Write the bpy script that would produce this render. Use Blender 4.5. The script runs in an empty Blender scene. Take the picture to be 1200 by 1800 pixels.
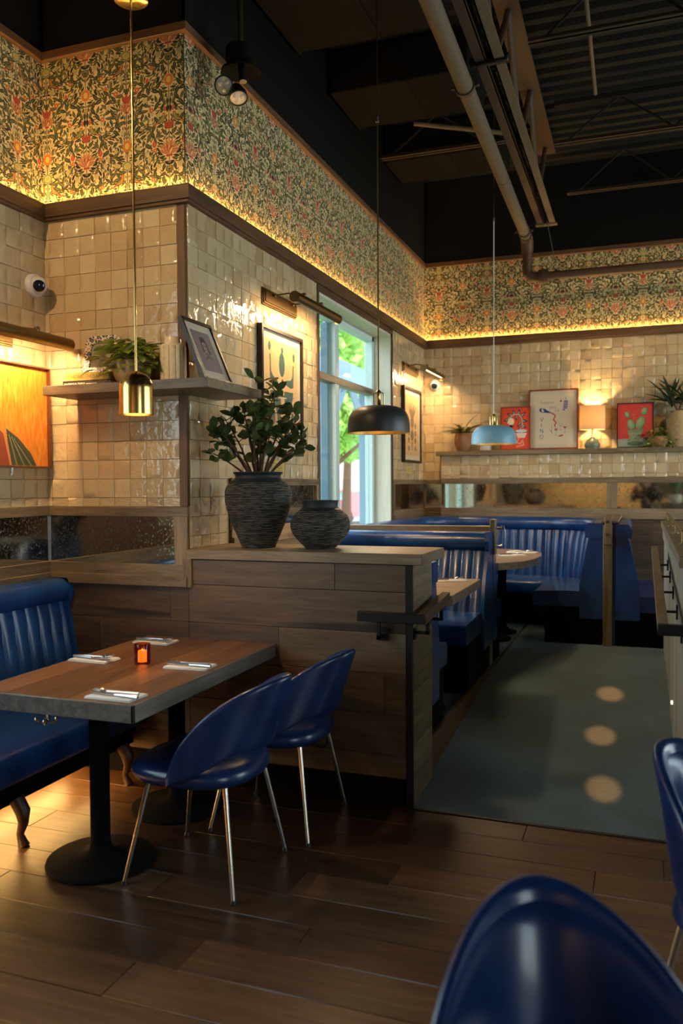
import bpy, bmesh, math, random
import numpy as np
from mathutils import Vector, Matrix, Euler

random.seed(7)
RNG = np.random.default_rng(11)
SC = bpy.context.scene
COL = SC.collection
PI = math.pi

# ------------------------------------------------------------------ camera, sky, sun, exposure
cam_data = bpy.data.cameras.new('camera')
cam = bpy.data.objects.new('camera', cam_data)
COL.objects.link(cam)
cam_data.sensor_fit = 'VERTICAL'
cam_data.sensor_height = 36.0
cam_data.lens = 29.116
cam_data.clip_start = 0.02
cam_data.clip_end = 300
EYE = Vector((0, 0, 1.54))
_y, _p, _r = math.radians(-19.934), math.radians(-1.8655), math.radians(-0.3555)
_f = Vector((math.sin(_y) * math.cos(_p), math.cos(_y) * math.cos(_p), math.sin(_p)))
_r0 = Vector((math.cos(_y), -math.sin(_y), 0))
_u0 = _r0.cross(_f)
_R = math.cos(_r) * _r0 + math.sin(_r) * _u0
_U = -math.sin(_r) * _r0 + math.cos(_r) * _u0
cam.matrix_world = Matrix(((_R.x, _U.x, -_f.x, EYE.x), (_R.y, _U.y, -_f.y, EYE.y), (_R.z, _U.z, -_f.z, EYE.z), (0, 0, 0, 1)))
cam_data.dof.use_dof = True
cam_data.dof.focus_distance = 4.6
cam_data.dof.aperture_fstop = 2.2
SC.camera = cam

SKY_STRENGTH = 5.5
world = bpy.data.worlds.new('sky')
SC.world = world
world.use_nodes = True
wn = world.node_tree
wn.nodes.clear()
w_out = wn.nodes.new('ShaderNodeOutputWorld')
w_bg = wn.nodes.new('ShaderNodeBackground')
w_tc = wn.nodes.new('ShaderNodeTexCoord')
w_sep = wn.nodes.new('ShaderNodeSeparateXYZ')
w_ramp = wn.nodes.new('ShaderNodeValToRGB')
wn.links.new(w_tc.outputs['Generated'], w_sep.inputs[0])
wn.links.new(w_sep.outputs['Z'], w_ramp.inputs[0])
w_ramp.color_ramp.elements[0].position = 0.0
w_ramp.color_ramp.elements[0].color = (0.92, 0.97, 1.0, 1)
w_ramp.color_ramp.elements[1].position = 0.7
w_ramp.color_ramp.elements[1].color = (0.55, 0.78, 1.0, 1)
wn.links.new(w_ramp.outputs[0], w_bg.inputs['Color'])
w_bg.inputs['Strength'].default_value = SKY_STRENGTH
wn.links.new(w_bg.outputs[0], w_out.inputs[0])

sun_d = bpy.data.lights.new('sun', 'SUN')
sun_d.energy = 3.2
sun_d.angle = 0.02
sun_d.color = (1.0, 0.95, 0.86)
sun = bpy.data.objects.new('sun', sun_d)
sun.rotation_euler = Vector((-0.62, 0.25, -0.85)).to_track_quat('-Z', 'Y').to_euler()
COL.objects.link(sun)

SC.view_settings.view_transform = 'Standard'
SC.view_settings.look = 'None'
SC.view_settings.gamma = 1.0
SC.view_settings.use_curve_mapping = False
SC.view_settings.exposure = 0.14
SC.cycles.use_denoising = True
SC.cycles.max_bounces = 8
SC.cycles.diffuse_bounces = 4
SC.cycles.glossy_bounces = 5
SC.cycles.transparent_max_bounces = 12
SC.cycles.sample_clamp_indirect = 4.0
SC.cycles.caustics_reflective = False
SC.cycles.caustics_refractive = False

# light levels of the room's own lamps and the added wall spots
W_LED = 80.0          # strip in the ledge, emission strength
W_PICTURE = 12.0      # picture lamps, W
W_PENDANT = 30.0
W_BRASS = 26.0
W_TABLE_LAMP = 30.0
W_BENCH = 9.0
W_SPOT = 150.0
WARM = (1.0, 0.56, 0.17)
WARM2 = (1.0, 0.64, 0.32)

# ------------------------------------------------------------------ object helpers
ORG = {}

def thing(name, label, cat, loc=(0, 0, 0), group=None):
    o = bpy.data.objects.new(name, None)
    o.empty_display_size = 0.05
    COL.objects.link(o)
    o.location = loc
    ORG[o.name] = Vector(loc)
    o['label'] = label
    o['category'] = cat
    if group:
        o['group'] = group
    return o

def tag(o, label, cat, group=None):
    o['label'] = label
    o['category'] = cat
    if group:
        o['group'] = group
    return o

def copy_tree(o, parent=None):
    c = o.copy()
    COL.objects.link(c)
    if parent is not None:
        c.parent = parent
    for ch in list(o.children):
        copy_tree(ch, c)
    return c

class MB:
    """collects shapes, builds ONE mesh object"""
    def __init__(self):
        self.v = []
        self.f = []
        self.uv = {}
        self.mi = {}

    def add(self, vs, fs, uvs=None):
        n = len(self.v)
        self.v += [Vector(p) for p in vs]
        for k, f in enumerate(fs):
            if uvs is not None:
                self.uv[len(self.f)] = [uvs[i] for i in f]
            self.f.append([i + n for i in f])
        return self

    def box(self, lo, hi, b=0.0):
        lo = Vector(lo); hi = Vector(hi)
        lo, hi = Vector(map(min, zip(lo, hi))), Vector(map(max, zip(lo, hi)))
        b = min(b, 0.45 * min(hi - lo))
        if b <= 0:
            vs = [(x, y, z) for x in (lo.x, hi.x) for y in (lo.y, hi.y) for z in (lo.z, hi.z)]
            fs = [(0, 1, 3, 2), (4, 6, 7, 5), (0, 4, 5, 1), (2, 3, 7, 6), (0, 2, 6, 4), (1, 5, 7, 3)]
            return self.add(vs, fs)
        L = (lo, hi)
        vs = []
        idx = {}
        for sx in (0, 1):
            for sy in (0, 1):
                for sz in (0, 1):
                    c = [L[sx].x, L[sy].y, L[sz].z]
                    s = [1 if k == 0 else -1 for k in (sx, sy, sz)]
                    for ax in range(3):
                        p = [c[k] + (0 if k == ax else s[k] * b) for k in range(3)]
                        idx[(sx, sy, sz, ax)] = len(vs)
                        vs.append(p)
        fs = []
        for ax in range(3):
            o1, o2 = [k for k in range(3) if k != ax]
            for s in (0, 1):
                q = []
                for a, bb in ((0, 0), (1, 0), (1, 1), (0, 1)):
                    k = [0, 0, 0]; k[ax] = s; k[o1] = a; k[o2] = bb
                    q.append(idx[(k[0], k[1], k[2], ax)])
                fs.append(q)
        for ax in range(3):
            o1, o2 = [k for k in range(3) if k != ax]
            for a in (0, 1):
                for bb in (0, 1):
                    q = []
                    for (t, s) in ((o1, 0), (o1, 1), (o2, 1), (o2, 0)):
                        k = [0, 0, 0]; k[ax] = s; k[o1] = a; k[o2] = bb
                        q.append(idx[(k[0], k[1], k[2], t)])
                    fs.append(q)
        for sx in (0, 1):
            for sy in (0, 1):
                for sz in (0, 1):
                    fs.append([idx[(sx, sy, sz, a)] for a in range(3)])
        return self.add(vs, fs)

    def tube(self, pts, r, n=10, caps=True):
        pts = [Vector(p) for p in pts]
        rs = r if isinstance(r, (list, tuple)) else [r] * len(pts)
        vs = []; fs = []
        prev = None
        for i, p in enumerate(pts):
            d = (pts[min(i + 1, len(pts) - 1)] - pts[max(i - 1, 0)]).normalized()
            if prev is None:
                a = Vector((0, 0, 1)) if abs(d.z) < 0.9 else Vector((1, 0, 0))
                u = d.cross(a).normalized()
            else:
                u = (prev - d * prev.dot(d)).normalized()
            prev = u
            w = d.cross(u)
            for k in range(n):
                t = 2 * PI * k / n
                vs.append(p + (u * math.cos(t) + w * math.sin(t)) * rs[i])
        for i in range(len(pts) - 1):
            for k in range(n):
                fs.append((i * n + k, i * n + (k + 1) % n, (i + 1) * n + (k + 1) % n, (i + 1) * n + k))
        if caps:
            fs.append(list(range(n))[::-1])
            fs.append([(len(pts) - 1) * n + k for k in range(n)])
        return self.add(vs, fs)

    def lathe(self, prof, c=(0, 0, 0), n=32, caps=(False, False), arc=2 * PI, sx=1, sy=1):
        """prof: (radius, z) list revolved around z through c"""
        vs = []; fs = []
        m = n if arc >= 2 * PI - 1e-6 else n + 1
        for r, z in prof:
            for k in range(m):
                t = arc * k / n
                vs.append((c[0] + r * sx * math.cos(t), c[1] + r * sy * math.sin(t), c[2] + z))
        for i in range(len(prof) - 1):
            for k in range(n):
                k2 = (k + 1) % m
                fs.append((i * m + k, i * m + k2, (i + 1) * m + k2, (i + 1) * m + k))
        if caps[0]:
            fs.append(list(range(m))[::-1])
        if caps[1]:
            fs.append([(len(prof) - 1) * m + k for k in range(m)])
        return self.add(vs, fs)

    def prism(self, poly, d0, d1, fn):
        """2-D polygon extruded between d0 and d1; fn(a, b, d) -> 3-D point"""
        n = len(poly)
        vs = [fn(a, b, d0) for a, b in poly] + [fn(a, b, d1) for a, b in poly]
        fs = [list(range(n))[::-1], [n + k for k in range(n)]]
        fs += [(k, (k + 1) % n, n + (k + 1) % n, n + k) for k in range(n)]
        return self.add(vs, fs)

    def quad(self, pts, uv=((0, 0), (1, 0), (1, 1), (0, 1))):
        return self.add(pts, [(0, 1, 2, 3)], list(uv))

    def sweep(self, path, prof_fn, closed_prof=True, caps=True, side=-1):
        """profile (offset, z) swept along a plan polyline; side -1 = to the right of travel, +1 = left"""
        P = [Vector((p[0], p[1])) for p in path]
        n = len(P)
        vs = []; fs = []
        s = 0.0
        m = None
        for i in range(n):
            if i:
                s += (P[i] - P[i - 1]).length
            d0 = (P[i] - P[i - 1]).normalized() if i else (P[1] - P[0]).normalized()
            d1 = (P[i + 1] - P[i]).normalized() if i < n - 1 else d0
            n0 = Vector((-d0.y, d0.x)) * side
            n1 = Vector((-d1.y, d1.x)) * side
            nb = (n0 + n1).normalized()
            k = 1.0 / max(0.3, nb.dot(n0))
            pr = prof_fn(s)
            m = len(pr)
            for off, z in pr:
                q = P[i] + nb * (off * k)
                vs.append((q.x, q.y, z))
        for i in range(n - 1):
            for k in range(m if closed_prof else m - 1):
                k2 = (k + 1) % m
                fs.append((i * m + k, i * m + k2, (i + 1) * m + k2, (i + 1) * m + k))
        if caps and closed_prof:
            fs.append(list(range(m))[::-1])
            fs.append([(n - 1) * m + k for k in range(m)])
        return self.add(vs, fs)

    def build(self, name, mat, parent=None, smooth=40, at=None, subsurf=0, weld=False):
        me = bpy.data.meshes.new(name)
        base = Vector((0, 0, 0))
        if parent is not None:
            base = ORG.get(parent.name, Vector((0, 0, 0)))
        pivot = Vector(at) if at is not None else base
        me.from_pydata([tuple(p - pivot) for p in self.v], [], self.f)
        if self.uv:
            ul = me.uv_layers.new(name='map')
            for pi, poly in enumerate(me.polygons):
                u = self.uv.get(pi)
                if u:
                    for li, q in zip(poly.loop_indices, u):
                        ul.data[li].uv = q
        bm = bmesh.new()
        bm.from_mesh(me)
        if weld:
            bmesh.ops.remove_doubles(bm, verts=bm.verts, dist=1e-5)
        bmesh.ops.recalc_face_normals(bm, faces=bm.faces)
        bm.to_mesh(me)
        bm.free()
        if smooth:
            me.polygons.foreach_set('use_smooth', [True] * len(me.polygons))
            me.set_sharp_from_angle(angle=math.radians(smooth))
        for q in (mat if isinstance(mat, (list, tuple)) else [mat]):
            me.materials.append(q)
        o = bpy.data.objects.new(name, me)
        COL.objects.link(o)
        if parent is not None:
            o.parent = parent
        o.location = pivot - base
        ORG[o.name] = pivot
        if subsurf:
            md = o.modifiers.new('smooth', 'SUBSURF')
            md.levels = md.render_levels = subsurf
        return o

def place_mesh(name, me, parent, loc, rot=(0, 0, 0), scale=(1, 1, 1)):
    o = bpy.data.objects.new(name, me)
    COL.objects.link(o)
    if parent is not None:
        o.parent = parent
    o.location = loc
    o.rotation_euler = rot
    o.scale = scale
    return o

def mesh_only(mb, name, mat, smooth=40):
    o = mb.build(name, mat, smooth=smooth)
    me = o.data
    bpy.data.objects.remove(o)
    return me

def structure(o):
    o['kind'] = 'structure'
    return o

def stuff(o):
    o['kind'] = 'stuff'
    return o

def lamp_light(name, kind, loc, energy, color, parent=None, **kw):
    d = bpy.data.lights.new(name, kind)
    d.energy = energy
    d.color = color
    rot = kw.pop('rot', None)
    aim = kw.pop('aim', None)
    for k, v in kw.items():
        setattr(d, k, v)
    o = bpy.data.objects.new(name, d)
    COL.objects.link(o)
    base = Vector((0, 0, 0))
    if parent is not None:
        o.parent = parent
        base = ORG.get(parent.name, base)
    o.location = Vector(loc) - base
    if aim is not None:
        o.rotation_euler = (Vector(aim) - Vector(loc)).to_track_quat('-Z', 'Y').to_euler()
    elif rot is not None:
        o.rotation_euler = rot
    return o

# ------------------------------------------------------------------ materials
MAT = {}

def srgb(r, g, b):
    f = lambda c: (c / 12.92 if c <= 0.04045 else ((c + 0.055) / 1.055) ** 2.4)
    return (f(r / 255), f(g / 255), f(b / 255), 1)

class NT:
    def __init__(self, name):
        self.m = bpy.data.materials.new(name)
        self.m.use_nodes = True
        self.t = self.m.node_tree
        self.b = self.t.nodes['Principled BSDF']
        self.out = self.t.nodes['Material Output']
        MAT[name] = self.m

    def n(self, typ, **kw):
        q = self.t.nodes.new('ShaderNode' + typ)
        for k, v in kw.items():
            setattr(q, k, v)
        return q

    def l(self, a, b):
        self.t.links.new(a, b)

    def set(self, **kw):
        names = dict(color='Base Color', rough='Roughness', metal='Metallic', coat='Coat Weight', coat_rough='Coat Roughness',
                     spec='Specular IOR Level', emit='Emission Color', emit_s='Emission Strength', trans='Transmission Weight',
                     ior='IOR', alpha='Alpha', sheen='Sheen Weight', sub='Subsurface Weight')
        for k, v in kw.items():
            self.b.inputs[names[k]].default_value = v
        return self

    def math(self, op, a, b=None):
        q = self.n('Math', operation=op)
        for i, x in enumerate((a, b)):
            if x is None:
                continue
            if isinstance(x, (int, float)):
                q.inputs[i].default_value = x
            else:
                self.l(x, q.inputs[i])
        return q.outputs[0]

    def piece_random(self):
        oi = self.n('ObjectInfo')
        g = self.n('NewGeometry')
        s = self.math('ADD', oi.outputs['Random'], g.outputs['Random Per Island'])
        return self.math('FRACT', s)

    def ramp(self, fac, stops, interp='LINEAR'):
        q = self.n('ValToRGB')
        q.color_ramp.interpolation = interp
        e = q.color_ramp.elements
        while len(e) < len(stops):
            e.new(0.5)
        for k, (p, c) in enumerate(stops):
            e[k].position = p
            e[k].color = c
        self.l(fac, q.inputs[0])
        return q.outputs[0]

    def coords(self, scale=(1, 1, 1), offset=None, kind='Object'):
        tc = self.n('TexCoord')
        mp = self.n('Mapping')
        self.l(tc.outputs[kind], mp.inputs['Vector'])
        mp.inputs['Scale'].default_value = scale
        if offset is not None:
            cb = self.n('CombineXYZ')
            for i in range(3):
                self.l(self.math('MULTIPLY', offset, 7.3 + 5.1 * i), cb.inputs[i])
            self.l(cb.outputs[0], mp.inputs['Location'])
        return mp.outputs[0]

    def noise(self, vec, scale, detail=3, rough=0.5, dist=0.0):
        q = self.n('TexNoise')
        if vec is not None:
            self.l(vec, q.inputs['Vector'])
        q.inputs['Scale'].default_value = scale
        q.inputs['Detail'].default_value = detail
        q.inputs['Roughness'].default_value = rough
        q.inputs['Distortion'].default_value = dist
        return q.outputs[0]

    def bump(self, h, strength=0.2, dist=0.01):
        q = self.n('Bump')
        q.inputs['Strength'].default_value = strength
        q.inputs['Distance'].default_value = dist
        self.l(h, q.inputs['Height'])
        self.l(q.outputs[0], self.b.inputs['Normal'])
        return q

def plain(name, color, rough=0.5, metal=0.0, grain=0.0, gscale=60, **kw):
    t = NT(name).set(rough=rough, metal=metal, **kw)
    v = t.coords()
    nz = t.noise(v, gscale, 2)
    lo, hi = (0.82, 1.12) if grain else (0.94, 1.05)
    c0 = tuple(x * lo for x in color[:3]) + (1,)
    c1 = tuple(min(1, x * hi) for x in color[:3]) + (1,)
    t.l(t.ramp(nz, [(0.3, c0), (0.7, c1)]), t.b.inputs['Base Color'])
    if grain:
        t.bump(nz, grain, 0.003)
    return t.m

def wood(name, dark, mid, light, axis='x', rough=0.45, tone=0.25, scale=1.0, knots=True, coat=0.0):
    t = NT(name).set(rough=rough, coat=coat, coat_rough=0.25)
    rnd = t.piece_random()
    sc = {'x': (1.2, 14, 14), 'y': (14, 1.2, 14), 'z': (14, 14, 1.2)}[axis]
    sc = tuple(s * scale for s in sc)
    v = t.coords(sc, rnd)
    n1 = t.noise(v, 2.2, 5, 0.62, 0.6)
    fine = t.noise(t.coords(tuple(s * 5 for s in sc), rnd), 3.0, 3, 0.6)
    mixv = t.math('ADD', t.math('MULTIPLY', n1, 0.75), t.math('MULTIPLY', fine, 0.25))
    tone_v = t.math('ADD', mixv, t.math('MULTIPLY', t.math('SUBTRACT', rnd, 0.5), tone))
    c = t.ramp(tone_v, [(0.28, dark), (0.5, mid), (0.74, light)])
    if knots:
        kn = t.noise(t.coords(tuple(s * 0.5 for s in sc), rnd), 1.3, 2)
        kf = t.ramp(kn, [(0.66, (0, 0, 0, 1)), (0.75, (1, 1, 1, 1))])
        mx = t.n('Mix', data_type='RGBA')
        t.l(kf, mx.inputs[0])
        t.l(c, mx.inputs[6])
        mx.inputs[7].default_value = tuple(x * 0.55 for x in dark[:3]) + (1,)
        c = mx.outputs[2]
    t.l(c, t.b.inputs['Base Color'])
    t.bump(fine, 0.12, 0.004)
    return t.m

OAK = (srgb(84, 70, 52), srgb(124, 106, 80), srgb(158, 138, 108))
PANEL = (srgb(62, 48, 34), srgb(92, 73, 52), srgb(116, 95, 70))
DARKOAK = (srgb(50, 33, 20), srgb(84, 58, 35), srgb(114, 82, 52))
FLOORC = (srgb(47, 30, 18), srgb(78, 52, 33), srgb(106, 76, 50))
TABLEC = (srgb(72, 44, 24), srgb(118, 77, 44), srgb(150, 104, 64))
WHITEW = (srgb(120, 116, 100), srgb(160, 156, 138), srgb(188, 184, 166))
for ax in 'xyz':
    wood('oak_' + ax, *OAK, axis=ax)
    wood('ledge_' + ax, *DARKOAK, axis=ax, rough=0.5, knots=False)
wood('panel_x', *PANEL, axis='x', tone=0.22)
wood('panel_y', *OAK, axis='y', tone=0.3)
wood('floor_x', *FLOORC, axis='x', rough=0.36, tone=0.3)
wood('table_y', *TABLEC, axis='y', rough=0.38, knots=False, coat=0.15)
wood('table_grey', srgb(110, 90, 70), srgb(150, 130, 106), srgb(180, 160, 134), axis='x', rough=0.33, knots=False)
wood('edge_grey', srgb(84, 76, 66), srgb(116, 106, 94), srgb(142, 132, 118), axis='y', rough=0.4, knots=False)
wood('whitewash_z', *WHITEW, axis='z', rough=0.5, knots=False)
wood('jamb_z', srgb(190, 180, 156), srgb(210, 202, 178), srgb(224, 218, 198), axis='z', rough=0.55, knots=False)

plain('black_paint', (0.005, 0.0046, 0.0038, 1), 0.9, spec=0.15)
plain('ceiling_paint', (0.013, 0.0115, 0.009, 1), 0.8, spec=0.2)
plain('duct_paint', (0.0055, 0.0052, 0.0042, 1), 0.9, spec=0.1)
plain('pipe_paint', srgb(98, 86, 68), 0.6, spec=0.3)
plain('chord_paint', srgb(58, 48, 36), 0.7, spec=0.2)
plain('girder_paint', srgb(66, 49, 33), 0.55)
plain('black_metal', (0.012, 0.012, 0.013, 1), 0.42, 0.4)
plain('matte_black', (0.004, 0.004, 0.0045, 1), 0.9, spec=0.12)
plain('brass', (0.72, 0.50, 0.17, 1), 0.20, 1.0, gscale=12)
plain('bronze', (0.20, 0.135, 0.055, 1), 0.36, 1.0)
plain('chrome', (0.72, 0.68, 0.60, 1), 0.16, 1.0)
plain('steel', (0.55, 0.56, 0.57, 1), 0.28, 1.0)
plain('shade_dark', (0.020, 0.026, 0.030, 1), 0.42)
plain('shade_blue', srgb(112, 160, 182), 0.38)
plain('gold_inner', (0.85, 0.55, 0.14, 1), 0.35, 0.7)
plain('white_plastic', srgb(205, 202, 194), 0.35)
plain('lens_black', (0.01, 0.012, 0.02, 1), 0.08)
plain('frame_black', srgb(34, 27, 22), 0.4)
plain('frame_red', srgb(128, 58, 34), 0.4)
plain('frame_walnut', srgb(98, 54, 28), 0.45)
plain('mat_white', srgb(214, 200, 172), 0.8)
plain('napkin', srgb(232, 228, 220), 0.9, grain=0.2, gscale=400)
plain('terracotta', srgb(150, 108, 66), 0.8, grain=0.3, gscale=30)
plain('tan_stone', srgb(168, 142, 102), 0.85, grain=0.4, gscale=40)
plain('cream_ceramic', srgb(232, 210, 168), 0.3)
plain('sage_ceramic', srgb(112, 122, 104), 0.2)
plain('white_ceramic', srgb(196, 190, 176), 0.4)
plain('book_yellow', srgb(216, 186, 92), 0.6)
plain('book_black', srgb(30, 26, 24), 0.5)
plain('paper', srgb(224, 212, 184), 0.9)
plain('print_white', srgb(232, 226, 210), 0.7)
plain('print_gold', srgb(176, 140, 52), 0.6)
plain('soil', srgb(48, 36, 26), 0.95, grain=0.5)
plain('bark', srgb(96, 66, 44), 0.8, grain=0.5, gscale=80)
plain('grout', srgb(150, 130, 98), 0.9)
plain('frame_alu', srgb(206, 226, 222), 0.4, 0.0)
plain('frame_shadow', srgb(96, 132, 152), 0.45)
plain('pergola', srgb(86, 116, 138), 0.6)
plain('asphalt', srgb(150, 146, 138), 0.9)
plain('lawn', srgb(120, 160, 60), 0.95, gscale=4)
plain('house_wall', srgb(236, 218, 206), 0.9)
plain('house_roof', srgb(120, 110, 104), 0.9)
plain('car_red', srgb(206, 30, 58), 0.25, coat=0.6)
plain('car_dark', srgb(58, 62, 66), 0.5)
plain('car_glass', srgb(150, 170, 180), 0.1)
plain('tail_light', srgb(150, 10, 20), 0.2)
plain('plate_white', srgb(225, 225, 220), 0.5)
plain('tyre', srgb(26, 26, 28), 0.8)
plain('rear_wall_paint', srgb(120, 78, 36), 0.8)
plain('dark_cloth', (0.012, 0.012, 0.014, 1), 0.9)
plain('skin', srgb(196, 150, 122), 0.55)
plain('hair', srgb(30, 22, 18), 0.5)
plain('jeans', srgb(52, 66, 92), 0.9)
plain('candle_wax', srgb(236, 190, 120), 0.6)
plain('wood_leg', srgb(70, 42, 24), 0.4)

def leafmat(name, dark, light, rough=0.4):
    t = NT(name).set(rough=rough, spec=0.4)
    r = t.piece_random()
    v = t.coords()
    nz = t.noise(v, 40, 2)
    f = t.math('ADD', t.math('MULTIPLY', r, 0.7), t.math('MULTIPLY', nz, 0.4))
    t.l(t.ramp(f, [(0.15, dark), (0.9, light)]), t.b.inputs['Base Color'])
    tr = t.n('BsdfTranslucent')
    tr.inputs['Color'].default_value = tuple(x * 1.4 for x in light[:3]) + (1,)
    mx = t.n('MixShader')
    mx.inputs[0].default_value = 0.18
    t.l(t.b.outputs[0], mx.inputs[1])
    t.l(tr.outputs[0], mx.inputs[2])
    t.l(mx.outputs[0], t.out.inputs[0])
    return t.m

leafmat('leaf_shrub', srgb(30, 48, 26), srgb(84, 104, 56))
leafmat('leaf_pothos', srgb(66, 104, 28), srgb(184, 190, 84), 0.3)
leafmat('leaf_fern', srgb(58, 66, 32), srgb(110, 110, 60))
leafmat('leaf_yucca', srgb(34, 48, 36), srgb(88, 104, 74))
leafmat('leaf_trail', srgb(56, 104, 34), srgb(150, 186, 80))
leafmat('leaf_snake', srgb(30, 64, 36), srgb(96, 130, 82))
leafmat('tree_leaf', srgb(96, 150, 60), srgb(176, 214, 110), 0.7)

# glazed hand-made tile: every tile its own tone
t = NT('tile').set(rough=0.16, spec=0.55, coat=0.35, coat_rough=0.06)
r = t.piece_random()
cr = t.ramp(r, [(0.0, srgb(198, 176, 136)), (0.25, srgb(206, 186, 146)), (0.5, srgb(194, 170, 130)), (0.72, srgb(210, 192, 154)), (0.90, srgb(186, 158, 116)), (1.0, srgb(202, 182, 142))])
v = t.coords((1, 1, 1), r)
cl = t.noise(v, 22, 4, 0.6)
mx = t.n('Mix', data_type='RGBA', blend_type='MULTIPLY')
mx.inputs[0].default_value = 0.22
t.l(cr, mx.inputs[6])
t.l(t.ramp(cl, [(0.3, (0.72, 0.64, 0.52, 1)), (0.65, (1, 1, 1, 1))]), mx.inputs[7])
t.l(mx.outputs[2], t.b.inputs['Base Color'])
t.bump(t.noise(v, 26, 2, 0.5), 0.5, 0.012)

# blue leather
t = NT('leather').set(rough=0.30, spec=0.5, coat=0.25, coat_rough=0.18)
v = t.coords()
n1 = t.noise(v, 5, 4, 0.6)
t.l(t.ramp(n1, [(0.3, srgb(14, 46, 98)), (0.7, srgb(28, 80, 146))]), t.b.inputs['Base Color'])
t.bump(t.noise(v, 90, 3), 0.10, 0.002)
t = NT('leather_chair').set(rough=0.30, spec=0.5, coat=0.3, coat_rough=0.15)
v = t.coords()
n1 = t.noise(v, 5, 4, 0.6)
t.l(t.ramp(n1, [(0.3, srgb(10, 30, 66)), (0.7, srgb(20, 52, 102))]), t.b.inputs['Base Color'])
t.bump(t.noise(v, 120, 3), 0.06, 0.002)

# carpet
t = NT('carpet').set(rough=0.95, sheen=0.3)
v = t.coords()
a = t.noise(v, 220, 2)
b = t.noise(v, 3, 3)
s = t.math('ADD', t.math('MULTIPLY', a, 0.6), t.math('MULTIPLY', b, 0.4))
t.l(t.ramp(s, [(0.3, srgb(30, 54, 62)), (0.7, srgb(86, 124, 132))]), t.b.inputs['Base Color'])
t.bump(a, 0.6, 0.006)

# antique mirror: dark specks in the silvering
t = NT('mirror').set(metal=1.0, rough=0.04)
v = t.coords()
sp = t.noise(v, 70, 6, 0.75)
f = t.ramp(sp, [(0.34, (0.05, 0.04, 0.03, 1)), (0.43, (0.72, 0.68, 0.60, 1))])
t.l(f, t.b.inputs['Base Color'])
t.l(t.ramp(sp, [(0.34, (0.5, 0.5, 0.5, 1)), (0.43, (0.04, 0.04, 0.04, 1))]), t.b.inputs['Roughness'])

# clear glass: fresnel mirror over clear
def glassmat(name, tint=(1, 1, 1, 1), refl=0.5, rough=0.01):
    t = NT(name)
    tr = t.n('BsdfTransparent'); tr.inputs[0].default_value = tint
    gl = t.n('BsdfGlossy'); gl.inputs['Roughness'].default_value = rough
    fr = t.n('Fresnel'); bf = t.n('NewGeometry')
    t.l(t.math('SUBTRACT', 1.45, t.math('MULTIPLY', bf.outputs['Backfacing'], 1.45 - 1 / 1.45)), fr.inputs[0])
    mx = t.n('MixShader')
    t.l(t.math('MULTIPLY', fr.outputs[0], refl), mx.inputs[0])
    t.l(tr.outputs[0], mx.inputs[1]); t.l(gl.outputs[0], mx.inputs[2])
    t.l(mx.outputs[0], t.out.inputs[0])
    return t.m
glassmat('window_glass', (0.97, 1.0, 0.99, 1), 0.8)
glassmat('picture_glass', (1, 1, 1, 1), 1.0)
glassmat('amber_glass', (0.74, 0.36, 0.17, 1), 1.0)
glassmat('drink_glass', (0.9, 0.93, 0.95, 1), 1.0)

def emitter(name, color, strength):
    t = NT(name)
    t.set(color=(0.8, 0.7, 0.5, 1), emit=color, emit_s=strength)
    return t.m
emitter('led_glow', WARM + (1,), W_LED)
emitter('bulb_glow', WARM2 + (1,), 6.0)
emitter('candle_glow', (1.0, 0.50, 0.12, 1), 3.0)
emitter('canopy_glow', (1.0, 0.6, 0.15, 1), 0.9)

# lampshade linen: lets the bulb's light through
t = NT('linen_shade').set(rough=0.9)
v = t.coords((60, 60, 60))
nz = t.noise(v, 6, 2)
cc = t.ramp(nz, [(0.3, srgb(244, 220, 178)), (0.7, srgb(250, 232, 198))])
df = t.n('BsdfDiffuse'); tl = t.n('BsdfTranslucent'); mx = t.n('MixShader')
t.l(cc, df.inputs[0]); t.l(cc, tl.inputs[0]); mx.inputs[0].default_value = 0.72
t.l(df.outputs[0], mx.inputs[1]); t.l(tl.outputs[0], mx.inputs[2]); t.l(mx.outputs[0], t.out.inputs[0])

# dark pottery with pale combed bands (flat glaze colour in relief lines built in geometry)
t = NT('combed_clay').set(rough=0.85)
v = t.coords()
g = t.n('TexCoord')
sx = t.n('SeparateXYZ'); t.l(g.outputs['Object'], sx.inputs[0])
wob = t.noise(t.coords((1, 1, 0.2)), 14, 2)
zz = t.math('ADD', sx.outputs['Z'], t.math('MULTIPLY', wob, 0.006))
wv = t.math('SINE', t.math('MULTIPLY', zz, 720.0))
brk = t.noise(t.coords((1, 1, 9)), 22, 3)
f = t.math('MULTIPLY', t.math('ADD', t.math('MULTIPLY', wv, 0.5), 0.5), t.ramp(brk, [(0.25, (0.1, 0.1, 0.1, 1)), (0.62, (1, 1, 1, 1))]))
t.l(t.ramp(f, [(0.42, srgb(36, 40, 42)), (0.8, srgb(128, 118, 96))]), t.b.inputs['Base Color'])
t.bump(wv, 0.3, 0.004)
plain('dark_clay', srgb(34, 38, 42), 0.6, grain=0.3, gscale=25)
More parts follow.
